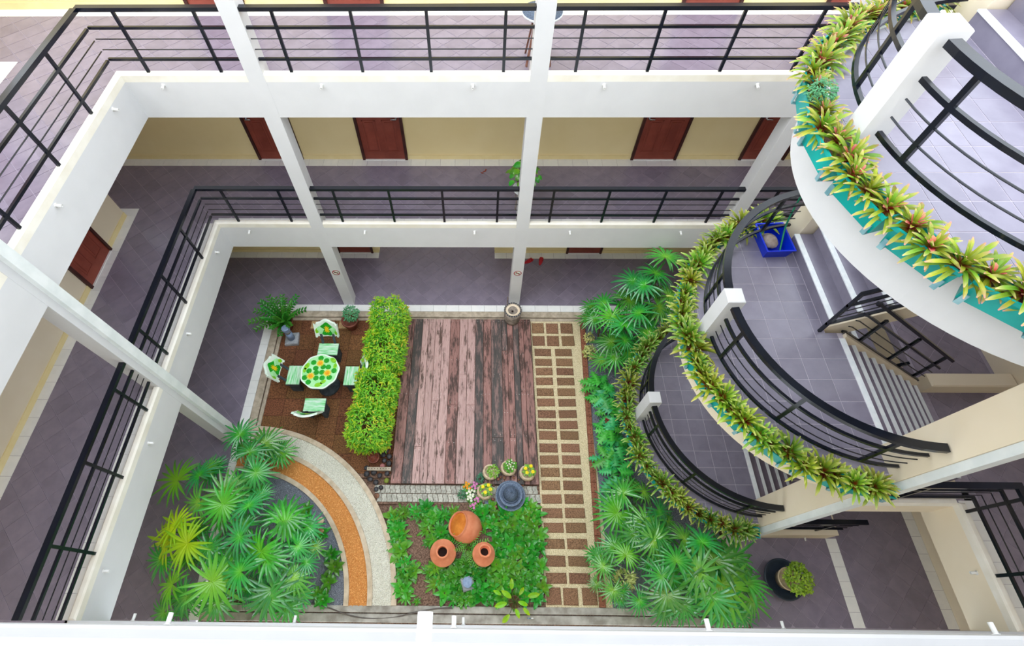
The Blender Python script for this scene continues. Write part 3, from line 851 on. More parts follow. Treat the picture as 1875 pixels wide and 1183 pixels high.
# perforated red edging blocks
ed = struct('curb_clay', MB().add([(2.3, 6.02, -.1), (2.42, 6.02, -.1), (2.2, .2, -.1), (2.08, .2, -.1), (2.3, 6.02, .0), (2.42, 6.02, .0), (2.2, .2, .0), (2.08, .2, .0)], [(0, 1, 2, 3), (7, 6, 5, 4), (0, 4, 5, 1), (1, 5, 6, 2), (2, 6, 7, 3), (3, 7, 4, 0)]), 'red_clay', 'row of perforated red clay edging blocks beside the brick path')
for i in range(30):
    y = 0.3 + i * 0.194
    x = 2.14 + (y - .2) * 0.0378
    o = MB().chamfer_box(-0.055, -0.094, 0, 0.055, 0.094, 0.035, 0.006).build('clay_block', 'red_clay', ed, loc=(x, y, 0))
    o.rotation_euler.z = -0.0378
    hb = MB()
    for q in (-0.062, 0.0, 0.062): hb.lathe([(0.009, 0.0352), (0.009, 0.0362)], 8, M=T(0.005, q))
    hb.build('holes', 'hole', o)
# dark gravel bed on the stair side
o = inst('gravel', None)
tag(o, 'dark grey gravel bed between the brick path and the landings', 'gravel', kind='stuff')
MB().box(2.2, 0.2, -0.1, 4.45, 6.03, -0.005).build('gravel_bed', 'dark_gravel', o)
pebbles(MB(), [(random.uniform(2.42, 3.3), random.uniform(1.8, 6.0)) for _ in range(4200)], 0.008, 0.015, 0.0).build('stones', 'stone_grey', o)
# wave pavers in front of the deck
wp = struct('pavement_wave', MB().box(-2.2, 1.9, -0.1, 1.16, 2.27, -0.004), 'soil', 'grey interlocking paver strip in front of the deck')
def wavepaver(hx, hy):
    q = []
    for k in range(9): q.append((hx + 0.012 * sin(k / 8 * 2 * pi), -hy + 2 * hy * k / 8))
    for k in range(9): q.append((-hx + 0.012 * sin((8 - k) / 8 * 2 * pi), hy - 2 * hy * k / 8))
    return MB().prism(q, -0.01, 0.018)
wm = wavepaver(0.0445, 0.075).mesh('paver', 'wave_paver')
for j in range(2):
    for i in range(33):
        x, y = -2.1 + i * 0.099 + (0.05 if j else 0), 2.18 - j * 0.162
        if math.hypot(x - AX, y - AY) < 3.37: continue
        inst('paver', wm, wp, (x, y, random.uniform(-.003, .003)))
# soil bed surface
def bumpy(x0, y0, x1, y1, nx, ny, amp, z):
    b = MB()
    vs_ = [(x0 + (x1 - x0) * i / nx, y0 + (y1 - y0) * j / ny, z + (random.uniform(-amp, amp) if 0 < i < nx and 0 < j < ny else -0.02)) for j in range(ny + 1) for i in range(nx + 1)]
    return b.add(vs_, [(j * (nx + 1) + i, j * (nx + 1) + i + 1, (j + 1) * (nx + 1) + i + 1, (j + 1) * (nx + 1) + i) for j in range(ny) for i in range(nx)])
struct('ground_bed', bumpy(-1.62, 0.19, 1.16, 1.92, 28, 18, 0.012, 0.0), 'soil', 'brown soil of the jar flower bed', smooth=True)

# ------------------------------------------------------------------ painted table and chairs
def disc(mb, cx, cy, r, z, mi, n=14, sx=1.0, rot=0.0, spikes=0, wave=0.0):
    pts = []
    for k in range(n):
        a = 2 * pi * k / n
        q = r * (0.55 if spikes and k % 2 else 1) * (1 + wave * sin(7 * a))
        x, y = q * cos(a) * sx, q * sin(a)
        pts.append((cx + x * cos(rot) - y * sin(rot), cy + x * sin(rot) + y * cos(rot)))
    return mb.prism(pts, z - 0.002, z, mi)
tb = thing('garden_table', 'round concrete garden table painted with green leaves and yellow flowers', 'table', (-3.29, 4.35, 0))
MB().lathe([(0.24, 0.0), (0.22, 0.04), (0.11, 0.12), (0.09, 0.4), (0.16, 0.62), (0.2, 0.69)], 18, wob=0.03).build('pedestal', 'chair_dark', tb, True)
n = 56
edge = lambda r: [(r * (1 + 0.022 * sin(9 * 2 * pi * k / n) + 0.012 * sin(4 * 2 * pi * k / n)) * cos(2 * pi * k / n), r * (1 + 0.022 * sin(9 * 2 * pi * k / n) + 0.012 * sin(4 * 2 * pi * k / n)) * sin(2 * pi * k / n)) for k in range(n)]
MB().prism(edge(0.385), 0.68, 0.742).build('table_slab', 'chair_dark', tb)
top = MB().prism(edge(0.392), 0.742, 0.752).build('table_top', 'paint_white', tb)
MB().prism(edge(0.362), 0.7522, 0.7535).build('painted_ground', 'paint_mint', top)
cv = lambda px, py: ((px - 757) / 275 * 0.39, -(py - 315) / 255 * 0.39)
for px, py, ro, L in ((555, 240, 1.2, .075), (925, 150, 2.4, .075), (965, 235, 1.5, .06), (770, 510, .3, .075), (535, 300, 1.5, .055), (830, 470, .6, .06)):
    b = MB(); disc(b, *cv(px, py), L * .62, 0.755, 0, 16, 1.7, ro); b.build('painted_leaf', 'paint_lime', top)
for px, py in ((740, 120), (645, 185), (828, 155), (690, 270), (795, 250), (870, 252), (600, 310), (710, 335), (790, 330), (555, 410), (720, 415), (808, 412), (910, 405), (960, 305), (620, 475)):
    b = MB(); disc(b, *cv(px, py), 0.056, 0.7565, 0, 16, 1, 0, 0, 0.05); b.build('painted_leaf', 'paint_green', top)
for px, py in ((743, 195), (637, 385), (870, 340)):
    b = MB(); disc(b, *cv(px, py), 0.095, 0.7575, 0, 28, 1, 0.2, 1); fl_ = b.build('painted_flower', 'paint_yellow', top)
    b = MB(); disc(b, *cv(px, py), 0.042, 0.7585, 0, 14); b.build('flower_heart', 'paint_orange', fl_)
def chair(x, y, rz, lab):
    o = thing('garden_chair', lab, 'chair', (x, y, 0), rz, 'painted concrete garden chairs')
    MB().chamfer_box(-0.215, -0.14, 0.36, 0.215, 0.15, 0.43, 0.01).build('seat_block', 'chair_dark', o)
    MB().chamfer_box(-0.215, -0.145, 0.43, 0.215, 0.14, 0.452, 0.008).build('seat', 'paint_streak', o)
    for sx in (-1, 1):
        MB().box(sx * 0.15 - 0.035, -0.1, 0, sx * 0.15 + 0.035, 0.12, 0.36).build('leg', 'chair_dark', o)
        b = MB().sweep([(sx * 0.13, 0.12, 0.4), (sx * 0.13, 0.17, 0.5), (sx * 0.13, 0.235, 0.66)], 0.05, 0.06)
        b.build('back_support', 'chair_dark', o)
    def P(s_, h, off):      # s -1..1 across, h 0..1 up, off = out of the front face
        a = s_ * 0.52
        lean = 0.17 * h
        R_ = 0.5 - off
        return (sin(a) * 0.5 * (1 - off), 0.235 + lean - 0.5 + cos(a) * R_ + 0.0, 0.58 + 0.36 * h)
    N = 16
    tp = lambda s_: 1.0 - 0.10 * s_ * s_ - 0.16 * max(0, 1 - abs(abs(s_) - 0.86) / 0.1) + 0.05 * cos(6 * s_)
    bt = lambda s_: 0.03 + 0.16 * max(0, 1 - abs(abs(s_) - 0.72) / 0.12) + 0.09 * max(0, abs(s_) - .8) / .2
    vs_, fs = [], []
    for off in (0.0, -0.045):
        for i in range(N + 1):
            s_ = -1 + 2 * i / N
            vs_ += [P(s_, bt(s_), off), P(s_, tp(s_), off)]
    K = 2 * (N + 1)
    for i in range(N):
        a = 2 * i
        fs += [(a, a + 2, a + 3, a + 1), (K + a, K + a + 1, K + a + 3, K + a + 2), (a + 1, a + 3, K + a + 3, K + a + 1), (a, K + a, K + a + 2, a + 2)]
    fs += [(0, 1, K + 1, K), (2 * N, K + 2 * N, K + 2 * N + 1, 2 * N + 1)]
    bk = MB().add(vs_, fs).build('backrest', 'paint_white', o)
    def paint(nm, mt, cx, ch, rs, rh, off, n_=24, sp=0, par=bk):
        ring_ = []
        for k in range(n_):
            a = 2 * pi * k / n_
            q = 0.5 if sp and k % 2 else 1
            if not sp: q = 1 + 0.09 * sin(5 * a + .4)
            ring_.append(P(max(-.97, min(.97, cx + rs * q * cos(a))), ch + rh * q * sin(a), off))
        vs2 = [P(cx, ch, off)] + ring_
        return MB().add(vs2, [(0, 1 + (k + 1) % n_, 1 + k) for k in range(n_)]).build(nm, mt, par)
    paint('painted_ground', 'paint_mint', 0, .5, .8, .36, 0.004)
    paint('painted_leaf', 'paint_lime', -.8, .5, .14, .16, 0.006)
    paint('painted_leaf', 'paint_lime', .78, .36, .14, .14, 0.006)
    fo = paint('painted_flower', 'paint_green', 0.02, .5, .52, .42, 0.008)
    paint('flower_heart', 'paint_yellow', 0.02, .5, .28, .27, 0.011, 20, 1, bk)
chair(-3.31, 5.03, 0, 'painted garden chair facing the viewer, on the far side of the table')
chair(-3.93, 4.41, pi / 2, 'painted garden chair between the table and the tan kerb')
chair(-2.72, 4.40, -pi / 2, 'painted garden chair between the table and the clipped bushes')
chair(-3.38, 3.74, pi, 'painted garden chair seen from behind, on the near side of the table')

# ------------------------------------------------------------------ drum, lamps, fountain, jars
o = thing('log_drum', 'weathered grey log drum with pale top standing before the middle column', 'drum', (0.72, 6.02, 0.1))
MB().lathe([(0.175, 0), (0.185, 0.1), (0.19, 0.25), (0.2, 0.4), (0.16, 0.4), (0.16, 0.385)], 24, wob=0.012).build('trunk_shell', 'log_grey', o, True)
MB().lathe([(0.165, 0.37), (0.165, 0.392), (0.03, 0.375)], 22).build('pale_top', 'log_top', o)
MB().lathe([(0.026, 0.376), (0.026, 0.393)], 10, M=T(-0.01, -0.03)).build('centre_hole', 'hole', o)
b = MB()
for k in range(22): b.blob((0.185 * cos(k * 2 * pi / 22), 0.185 * sin(k * 2 * pi / 22), 0.405), 0.02, 0.02, 0.014, 6, 4)
b.build('rim_links', 'chair_dark', o)
MB().box(-0.13, 0.2, 0.3, -0.11, 0.215, 0.62).build('rim_stake', 'log_grey', o)
def bollard(x, y, h, blk, lab, rz=0):
    o = thing('garden_lamp', lab, 'lamp', (x, y, 0), rz)
    MB().chamfer_box(-blk, -blk, 0, blk, blk, 0.1, 0.02).build('stone_base', 'stone_block', o)
    MB().lathe([(0.078, 0.1), (0.075, 0.1 + h * .55)], 16).build('stem', 'lamp_grey', o, True)
    MB().lathe([(0.06, 0.1 + h * .55), (0.06, 0.1 + h * .8)], 16).build('diffuser', 'stone_block', o, True)
    MB().lathe([(0.084, 0.1 + h * .8), (0.084, 0.1 + h), (0.065, 0.108 + h), (0, 0.11 + h)], 16).build('cap', 'lamp_grey', o)
bollard(-4.31, 5.49, 0.45, 0.15, 'grey blue garden lamp on a square stone base in the patio corner', 0.1)
bollard(-0.21, 0.55, 0.36, 0.11, 'short grey garden lamp on a stone block among the lilies', 0.3)
o = thing('stone_fountain', 'blue grey stone fountain of stacked rings with a dome', 'fountain', (0.58, 2.05, 0))
MB().lathe([(0.2, 0), (0.25, 0.04), (0.285, 0.12), (0.285, 0.14), (0.262, 0.14), (0.24, 0.11), (0.15, 0.09)], 36).build('lower_bowl', 'granite_blue', o, True)
MB().lathe([(0.14, 0.05), (0.19, 0.17), (0.222, 0.23), (0.222, 0.25), (0.2, 0.25), (0.18, 0.225), (0.14, 0.215)], 36).build('upper_bowl', 'granite_blue', o, True)
MB().lathe([(0.165, 0.2), (0.165, 0.255), (0.148, 0.27), (0.14, 0.255)], 30).build('collar_ring', 'granite_dark', o, True)
MB().lathe([(0.136, 0.24), (0.134, 0.3), (0.118, 0.36), (0.085, 0.405), (0.04, 0.43), (0.018, 0.435), (0.016, 0.45), (0, 0.455)], 26).build('dome', 'granite_dark', o, True)
def jar(loc, M, prof, lab, neck=None, ins=None):
    o = thing('clay_jar', lab, 'jar', loc)
    MB().lathe(prof, 40, M=M).build('body', 'terracotta', o, True)
    if ins: MB().lathe(ins, 32, M=M).build('inner_wall', 'terracotta_inner', o, True)
    if neck: MB().lathe(neck[0], 26, M=M, caps=False).build('rim', 'terracotta', o, True); MB().lathe(neck[1], 22, M=M).build('mouth', 'hole', o)
    return o
P1 = [(0.12, 0.0), (0.19, 0.05), (0.225, 0.12), (0.235, 0.19), (0.228, 0.235)]
for i in range(7):
    r = 0.228 - 0.013 * i - 0.0012 * i * i
    z = 0.235 + 0.011 * i
    P1 += [(r, z), (r + 0.001, z + 0.006), (r - 0.011, z + 0.0065), (r - 0.012, z + 0.0105)]
P1 += [(0.115, 0.335), (0.1, 0.36), (0.084, 0.36), (0.083, 0.2), (0, 0.2)]
NK = ([(0.1, 0.352), (0.098, 0.385), (0.116, 0.4), (0.116, 0.415), (0.086, 0.418), (0.084, 0.352)], [(0.082, 0.3), (0.082, 0.304)])
jar((-0.66, 1.03, 0), Matrix.Identity(4), P1, 'round squat terracotta jar with ringed shoulder standing upright', NK)
jar((0.05, 0.98, 0.02), RX(rad(-8)) @ RY(rad(5)), [(r * .86, z * 1.12) for r, z in P1], 'terracotta jar half hidden by lilies beside the fern', ([(r, z * 1.12) for r, z in NK[0]], [(r, z * 1.12) for r, z in NK[1]]))
Mj = T(0, 0, 0.19) @ frame((0, 0.3, 1), (-0.62, 0.12, 0.70))
jar((-0.26, 1.47, 0), Mj, [(0.08, -0.3), (0.19, -0.24), (0.265, -0.12), (0.285, 0.0), (0.27, 0.1), (0.235, 0.17), (0.215, 0.2), (0.228, 0.225), (0.213, 0.232), (0.2, 0.2), (0.215, 0.17), (0.25, 0.1), (0.262, 0.0), (0.24, -0.12), (0.15, -0.22), (0.0, -0.26)], 'large terracotta jar lying with its wide mouth open', None, [(0.198, 0.2), (0.212, 0.17), (0.247, 0.1), (0.259, 0.0), (0.237, -0.12), (0.147, -0.216), (0.0, -0.255)])

# ------------------------------------------------------------------ plants: shapes shared by copies
def lance(q): return max(0.06, sin(pi * min(1, q * 0.94 + 0.06)) ** 0.8)
def strap(q): return min(1.0, 0.8 + 0.6 * q) * (1 - max(0, q - 0.78) ** 2 * 15)
def palmseg(q): return min(1, 0.25 + 2.2 * q) * (1 - max(0, q - .6) * 1.9)
FANM = {}
for mt in ('palm', 'palm_light', 'palm_yellow'):
    for v in range(3):
        b = MB()
        nseg = (19, 21, 17)[v]
        for k in range(nseg):
            a = rad(-158 + 316 * k / (nseg - 1)) + random.uniform(-.03, .03)
            L = (1.0 - 0.22 * abs(a) / 2.8) * random.uniform(.88, 1.05)
            b.blade(L, 0.098 * random.uniform(.85, 1.1), random.uniform(.05, .25), random.uniform(.3, 1.0), 6, 0.35, palmseg, M=RZ(a) @ T(0.015, 0, 0))
        b.blob((0, 0, 0), .03, .03, .02, 6, 4)
        FANM[mt, v] = b.mesh('fan_leaf', mt)
def palm(lab, base, fans, hmat='stem_green'):
    o = thing('fan_palm', lab, 'palm', (base[0], base[1], -0.02), 0, 'fan palms in the garden')
    B_ = Vector((base[0], base[1], -0.02))
    hc = max(f[2] for f in fans) * 0.55
    nst = min(4, max(2, len(fans) // 3))
    stems = []
    for i in range(nst):
        a = i * 2 * pi / nst + .5
        top_ = Vector((0.16 * cos(a), 0.16 * sin(a), hc * random.uniform(.75, 1.05)))
        stems.append(top_)
        MB().tube([(0.05 * cos(a), 0.05 * sin(a), 0), (0.1 * cos(a), 0.1 * sin(a), hc * .5), top_], [0.018, 0.016, 0.013], 6).build('stem', 'stem_brown', o)
    low = []
    for (x, y, z, r, kd) in fans:
        for q in range(random.choice((1, 1, 2))):
            a = random.random() * 6.28
            low.append((max(-4.95, min(4.3, x + .22 * cos(a))), max(.12, min(6.1, y + .22 * sin(a))), z * random.uniform(.55, .85), r * random.uniform(.75, .95), 0))
    for i, (x, y, z, r, kd) in enumerate([f[:3] + (f[3] * 1.12, f[4]) for f in fans] + low):
        h = Vector((x, y, z)) - B_
        out = Vector((h.x, h.y, 0))
        out = out.normalized() if out.length > 0.05 else Vector((1, 0, 0))
        s_ = min(stems, key=lambda q: (q.xy - h.xy).length)
        if h.z < s_.z + .1: s_ = Vector((s_.x * .7, s_.y * .7, h.z * .5))
        mid = s_.lerp(h, 0.5) + Vector((0, 0, 0.06))
        MB().tube([s_, mid, h], [0.007, 0.006, 0.005], 5).build('petiole', 'stem_green', o)
        tilt = random.uniform(.15, .55)
        tw = random.uniform(-.5, .5)
        out2 = RZ(tw).to_3x3() @ out
        nrm = Vector((0, 0, 1)) * cos(tilt) + out2 * sin(tilt)
        f_ = inst('fan_leaf', FANM[('palm', 'palm_light', 'palm_yellow')[kd], i % 3], o)
        f_.matrix_basis = Matrix.Translation(h) @ frame(out2, nrm) @ Matrix.Scale(r, 4)
FL = [(-4.57,2.99,0.79,0.42,0),(-4.05,2.83,0.82,0.41,0),(-4.21,2.6,0.98,0.4,0),(-5.38,2.08,0.99,0.49,1),(-4.94,2.14,1.12,0.39,0),(-4.33,1.82,1.32,0.46,0),(-3.94,2.19,1.16,0.38,0),(-4.27,1.61,1.38,0.44,1),(-3.83,1.58,1.38,0.38,0),(-4.72,1.66,1.28,0.39,0),(-3.26,1.43,1.23,0.47,0),(-3.22,1.32,1.24,0.43,1),(-2.91,1.32,1.02,0.33,0),(-5.15,1.07,1.09,0.51,2),(-4.73,1.02,1.27,0.48,2),(-5.06,1.31,1.17,0.46,2),(-3.47,0.9,1.38,0.43,1),(-3.37,0.79,1.33,0.43,0),(-4.17,0.47,1.27,0.53,1),(-3.73,0.61,1.36,0.45,0),(-3.25,0.38,1.14,0.48,0),(-3.32,0.25,1.1,0.43,0),(-4.64,0.27,1.02,0.4,0),(-4.95,0.44,0.98,0.44,1),(-4.08,0.19,1.13,0.38,0),(-5.23,0.8,0.98,0.38,0),(-2.99,0.55,1.05,0.35,0),(-3.82,1.1,1.45,0.4,0),(-5.08,0.05,0.75,0.34,0),(-3.06,0.14,0.89,0.3,0),(-2.99,1.01,1.12,0.31,0),(-2.85,0.78,0.99,0.27,0)]
FR = [(3.62,6.18,2.2,0.44,0),(3.09,5.96,1.7,0.44,0),(3.63,5.55,1.37,0.5,0),(3.26,5.79,1.8,0.44,0),(2.61,5.81,1.09,0.39,0),(3.01,5.67,1.45,0.42,0),(2.69,5.41,1.23,0.43,1),(2.69,4.95,0.96,0.42,0),(2.89,4.88,1.17,0.37,0),(3.17,5.33,1.49,0.44,0),(2.45,5.61,0.82,0.35,0),(2.79,4.73,0.72,0.38,0),(3.74,5.6,1.7,0.42,0),(2.88,5.12,1.34,0.42,0),(3.38,5.07,1.2,0.39,0),(3.48,6.01,1.9,0.42,0),(3.0,4.72,0.95,0.33,0)]
FB = [(2.59,1.99,0.65,0.41,0),(2.44,1.66,0.65,0.45,1),(2.8,1.46,0.96,0.39,0),(2.9,1.24,1.13,0.41,0),(2.6,1.26,0.97,0.33,0),(2.83,1.14,1.14,0.36,0),(2.95,2.02,0.65,0.3,0),(2.27,1.08,0.81,0.33,0),(2.41,0.94,0.96,0.3,1),(2.08,0.8,0.69,0.27,0),(2.18,0.44,0.73,0.25,0),(3.72,0.84,1.24,0.57,0),(3.8,0.53,1.15,0.63,1),(3.42,0.67,1.28,0.48,0),(3.1,0.83,1.29,0.38,0),(2.91,0.37,1.15,0.42,0),(3.6,0.35,1.13,0.46,0),(4.27,0.56,0.97,0.47,0),(2.86,0.62,1.22,0.34,0),(3.61,1.11,1.2,0.4,0),(4.12,0.92,1.05,0.44,0),(3.15,0.23,1.1,0.35,0),(3.8,0.18,0.96,0.39,0),(4.36,0.32,0.81,0.37,0),(3.08,1.65,0.93,0.32,0),(2.53,0.29,0.93,0.26,0),(3.33,1.18,1.15,0.32,0)]
def palms(fans, bases):
    sets = [[] for _ in bases]
    for f in fans:
        i = min(range(len(bases)), key=lambda k: math.hypot(f[0] - bases[k][0][0], f[1] - bases[k][0][1]))
        sets[i].append(f)
    for (b_, lb), fs in zip(bases, sets):
        if fs: palm(lb, b_, fs)
palms(FL, [((-4.25, 2.55), 'fan palm at the end of the white gravel band'), ((-4.45, 1.85), 'fan palm spreading over the corridor, behind the yellow one'), ((-4.55, 1.15), 'yellow green fan palm leaning over the dark corridor floor'), ((-3.4, 1.2), 'fan palm beside the dark gravel inside the orange band'), ((-4.4, 0.45), 'bright fan palm in the near garden corner under the long side beam'), ((-3.35, 0.5), 'fan palm by the near kerb beside the orange gravel')])
palms(FR, [((3.4, 5.75), 'tall fan palm against the back kerb beside the landings'), ((2.72, 5.6), 'fan palm at the back beside the red clay edging'), ((3.25, 5.2), 'fan palm reaching under the middle landing planters'), ((2.78, 4.9), 'low fan palm above the grey gravel near the lobed plants')])
palms(FB, [((2.68, 1.75), 'fan palm beside the brick path below the lobed plants'), ((2.85, 1.2), 'fan palm between the brick path and the lowest landing'), ((2.3, 0.8), 'small fan palm at the near end of the brick path'), ((3.75, 0.75), 'largest glossy fan palm in the near corner by the bowl planter'), ((3.05, 0.5), 'fan palm by the near kerb beside the cream leaved shrub'), ((4.2, 0.5), 'fan palm overhanging the tiled floor near the dark bowl')])

# small fine-leaved bushes
def bush_mesh(name, mt, rx, ry, rz, n, L, w, seed, tr=(0, 1), box=0.0, up=0.35):
    rnd = random.Random(seed)
    b = MB()
    for i in range(n):
        u, v = rnd.uniform(0, 2 * pi), rnd.uniform(-0.75, 1)
        s_ = math.sqrt(max(0, 1 - v * v))
        e = Vector((cos(u) * s_, sin(u) * s_, v))
        if box: e = Vector([math.copysign(abs(c) ** (1 - box), c) for c in e])
        k = rnd.uniform(.72, 1.04) + 0.07 * sin(5 * u + 3 * v)
        p = Vector((e.x * rx * k, e.y * ry * k, e.z * rz * k))
        d = e + Vector((rnd.uniform(-.9, .9), rnd.uniform(-.9, .9), rnd.uniform(-.3, .9) + up))
        nn = Vector((rnd.uniform(-.6, .6), rnd.uniform(-.6, .6), 1)) + e * .5
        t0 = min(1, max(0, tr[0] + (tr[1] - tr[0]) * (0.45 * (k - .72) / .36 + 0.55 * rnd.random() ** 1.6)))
        b.blade(L * rnd.uniform(.7, 1.2), w, 0.1, 0.6, 2, 0.25, lance, M=Matrix.Translation(p) @ frame(d, nn), t0=t0, t1=t0)
    return b.mesh(name, mt)
HB = [((-1.99, 5.62), (0.39, 0.38, 0.58), 'clipped yellow green bush by the back kerb, farthest of the four'), ((-2.03, 4.86), (0.42, 0.44, 0.52), 'clipped yellow green bush beside the deck, second from the back kerb'),
      ((-2.1, 3.98), (0.41, 0.42, 0.52), 'clipped yellow green bush beside the deck, third from the back kerb'), ((-2.16, 3.22), (0.41, 0.44, 0.5), 'clipped yellow green bush nearest the small clay pots')]
for i, ((x, y), (rx, ry, rz), lb) in enumerate(HB):
    o = thing('clipped_bush', lb, 'bush', (x, y, 0), 0, 'clipped bushes beside the deck')
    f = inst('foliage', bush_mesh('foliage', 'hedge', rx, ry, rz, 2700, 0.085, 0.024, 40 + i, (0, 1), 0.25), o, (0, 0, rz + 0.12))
    f['kind'] = 'stuff'
    for q in range(5):
        a = q * 1.26
        MB().tube([(0.04 * cos(a), 0.04 * sin(a), 0), (0.12 * cos(a), 0.12 * sin(a), .4), (0.25 * cos(a), 0.25 * sin(a), rz * 1.3)], [0.012, 0.009, 0.004], 5).build('stem', 'stem_brown', o)

def rosette(mt, n, L, w, seed, a_in=1.25, a_out=0.25, droop=1.1, prof=strap, nn=5, t_in=0.0):
    rnd = random.Random(seed)
    b = MB()
    for i in range(n):
        q = i / (n - 1)
        a = i * 2.39996 + rnd.uniform(-.2, .2)
        b.blade(L * (0.62 + 0.38 * q) * rnd.uniform(.88, 1.1), w * rnd.uniform(.85, 1.15), a_in + (a_out - a_in) * q, droop * (0.4 + .8 * q) * rnd.uniform(.7, 1.2), nn, 0.3, prof, M=RZ(a) @ T(0.01, 0, 0.01))
    return b
# broad-leaved ground cover
LM = [rosette('lily', 11, 0.23, 0.085, 60 + i, 1.15, 0.3, 1.0, lance, 5).mesh('leaf_rosette', 'lily') for i in range(3)]
LM2 = [rosette('lily', 17, 0.21, 0.042, 70 + i, 1.0, 0.15, 0.8, lance, 5).mesh('leaf_rosette', 'lily') for i in range(2)]
rows_l = []
yy, r_ = 1.88, 0
while yy > 0.24:
    xs, x = [], (0.22 if yy > 1.35 else (0.32 if yy > 0.78 else -0.42)) + (0.08 if r_ % 2 else 0)
    while x < 1.14:
        if math.hypot(x - 0.05, yy - .98) > 0.24 and math.hypot(x - .58, yy - 2.05) > .27 and math.hypot(x + .21, yy - .55) > .15: xs.append(x)
        x += 0.19
    rows_l.append((yy, xs))
    yy -= 0.17
    r_ += 1
for j, (yy, xs) in enumerate(rows_l):
    for i, x in enumerate(xs[::-1]):
        o = inst('leafy_lily', LM[(i + j) % 3], None, (x + random.uniform(-.03, .03), yy + random.uniform(-.03, .03), 0), (random.uniform(-.15, .15), random.uniform(-.15, .15), random.random() * 6.28), random.uniform(.8, 1.15))
        tag(o, f'{nth(i)} broad leaved lily from the brick path, {nth(j)} row from the fountain', 'plant', 'lilies filling the jar bed')
SPOT = [(-1.66,1.68),(-1.46,1.72),(-1.56,1.5),(-1.48,1.33),(-1.46,1.1),(-1.36,0.83),(-1.2,0.74),(-1.36,0.57),(-1.30,0.35),(-1.23,1.76),(-1.02,1.82),(-0.86,1.68),(-0.95,1.2),(-1.1,0.26),(-0.9,0.72),(-0.78,0.55),(-0.62,0.4),(-0.98,1.45),(-0.62,0.68),(-0.45,0.72),(-0.45,0.3),(-0.3,0.85),(-0.25,0.32),(-0.55,1.3),(-0.72,1.4),(-0.4,0.5),(-0.1,0.8),(-1.6,1.6),(-1.55,1.4),(-1.5,1.22),(-1.44,0.96),(-1.32,0.7),(-1.38,0.46),(-1.12,1.7),(-0.95,1.6),(-0.88,1.28),(-0.8,0.8),(-0.7,0.62),(-0.52,0.56),(-0.35,0.68),(-0.5,1.75),(-0.68,1.68),(0.1,1.55),(0.05,1.75)]
for i, (x, y) in enumerate(sorted(SPOT)):
    o = inst('spiky_herb', LM2[i % 2] if i % 3 else LM[i % 3], None, (x, y, 0), (0, 0, random.random() * 6.28), random.uniform(.9, 1.3) * (0.5 if (x, y) in ((-1.1, .26), (-.95, 1.2)) else 1))
    tag(o, f'narrow leaved herb in the jar bed, {nth(i)} counted from the white gravel', 'plant', 'herbs in the jar bed')
# fern palm between the jars
o = thing('fern_palm', 'small feathery fern palm growing between the three jars', 'fern', (-0.2, 1.12, 0))
for k in range(11):
    a = k * 2.4
    b = MB()
    pts_ = []
    x = z = 0.0
    an = 1.15 - 0.03 * k
    for s_ in range(9):
        pts_.append((x, z))
        x += cos(an) * 0.042
        z += sin(an) * 0.042
        an -= 0.16
    b.tube([(x_, 0, z_) for x_, z_ in pts_], 0.004, 4, t=0.3)
    for s_ in range(2, 9):
        for sd_ in (-1, 1):
            for e in (0,):
                i0 = min(s_, 8)
                xx, zz = pts_[i0]
                if e and s_ < 8: xx, zz = (xx + pts_[s_ + 1][0]) / 2, (zz + pts_[s_ + 1][1]) / 2
                b.blade(0.1 * (1.1 - s_ / 11), 0.013, 0.15, 0.4, 2, 0.2, lance, M=T(xx, 0, zz) @ RZ(sd_ * 0.95), t0=.2, t1=.9)
    inst('frond', b.mesh('frond', 'fern'), o, (0, 0, 0.1), (0, 0, a), random.uniform(.95, 1.3))
MB().tube([(0, 0, -0.02), (0, 0, 0.08)], [0.04, 0.03], 8).build('crown_base', 'stem_brown', o)
# yellow-green pot lily near the kerb
o = thing('potted_lily', 'yellow green broad leaved lily in a pot by the near kerb', 'plant', (0.6, 0.27, 0.02))
MB().lathe([(0.07, 0), (0.1, 0.14), (0.105, 0.15), (0.09, 0.15), (0.085, 0.12), (0.0, 0.12)], 18).build('pot', 'stem_brown', o, True)
bm = MB().blade(0.2, 0.085, 0.2, 0.9, 6, 0.3, lance).mesh('leaf', 'lily_light')
for k in range(10):
    a, h, d = k * 2.4, 0.25 + 0.035 * (k % 5), 0.06 + 0.022 * k
    MB().tube([(0, 0, .12), (d * .5 * cos(a), d * .5 * sin(a), h * .7), (d * cos(a), d * sin(a), h)], 0.005, 5).build('stalk', 'stem_green', o)
    inst('leaf', bm, o, (d * cos(a), d * sin(a), h), (0, random.uniform(-.4, .3), a + random.uniform(-.3, .3)), random.uniform(.75, 1.1))
# lobed-leaf plants
def lobed():
    b = MB()
    half = [(0, 0.0), (-0.09, 0.05), (-0.08, 0.13), (-0.01, 0.05), (0.03, 0.175), (0.07, 0.045), (0.13, 0.18), (0.15, 0.045), (0.22, 0.155), (0.235, 0.035), (0.3, 0.1), (0.305, 0.022), (0.4, 0.0)]
    z = lambda x, y: -0.5 * x * x - 0.25 * abs(y) + 0.02
    L_ = [(x, y) for x, y in half]
    for sd_ in (1, -1):
        vs_ = [(x, sd_ * y, z(x, y)) for x, y in L_] + [(x, 0, z(x, 0) - .008) for x, y in L_]
        n_ = len(L_)
        b.add(vs_, [(i, i + 1, n_ + i + 1, n_ + i) if sd_ > 0 else (n_ + i, n_ + i + 1, i + 1, i) for i in range(n_ - 1)], 0, [min(1, abs(v[1]) * 5) for v in vs_])
    return b.mesh('lobed_leaf', 'xanadu')
XM = lobed()
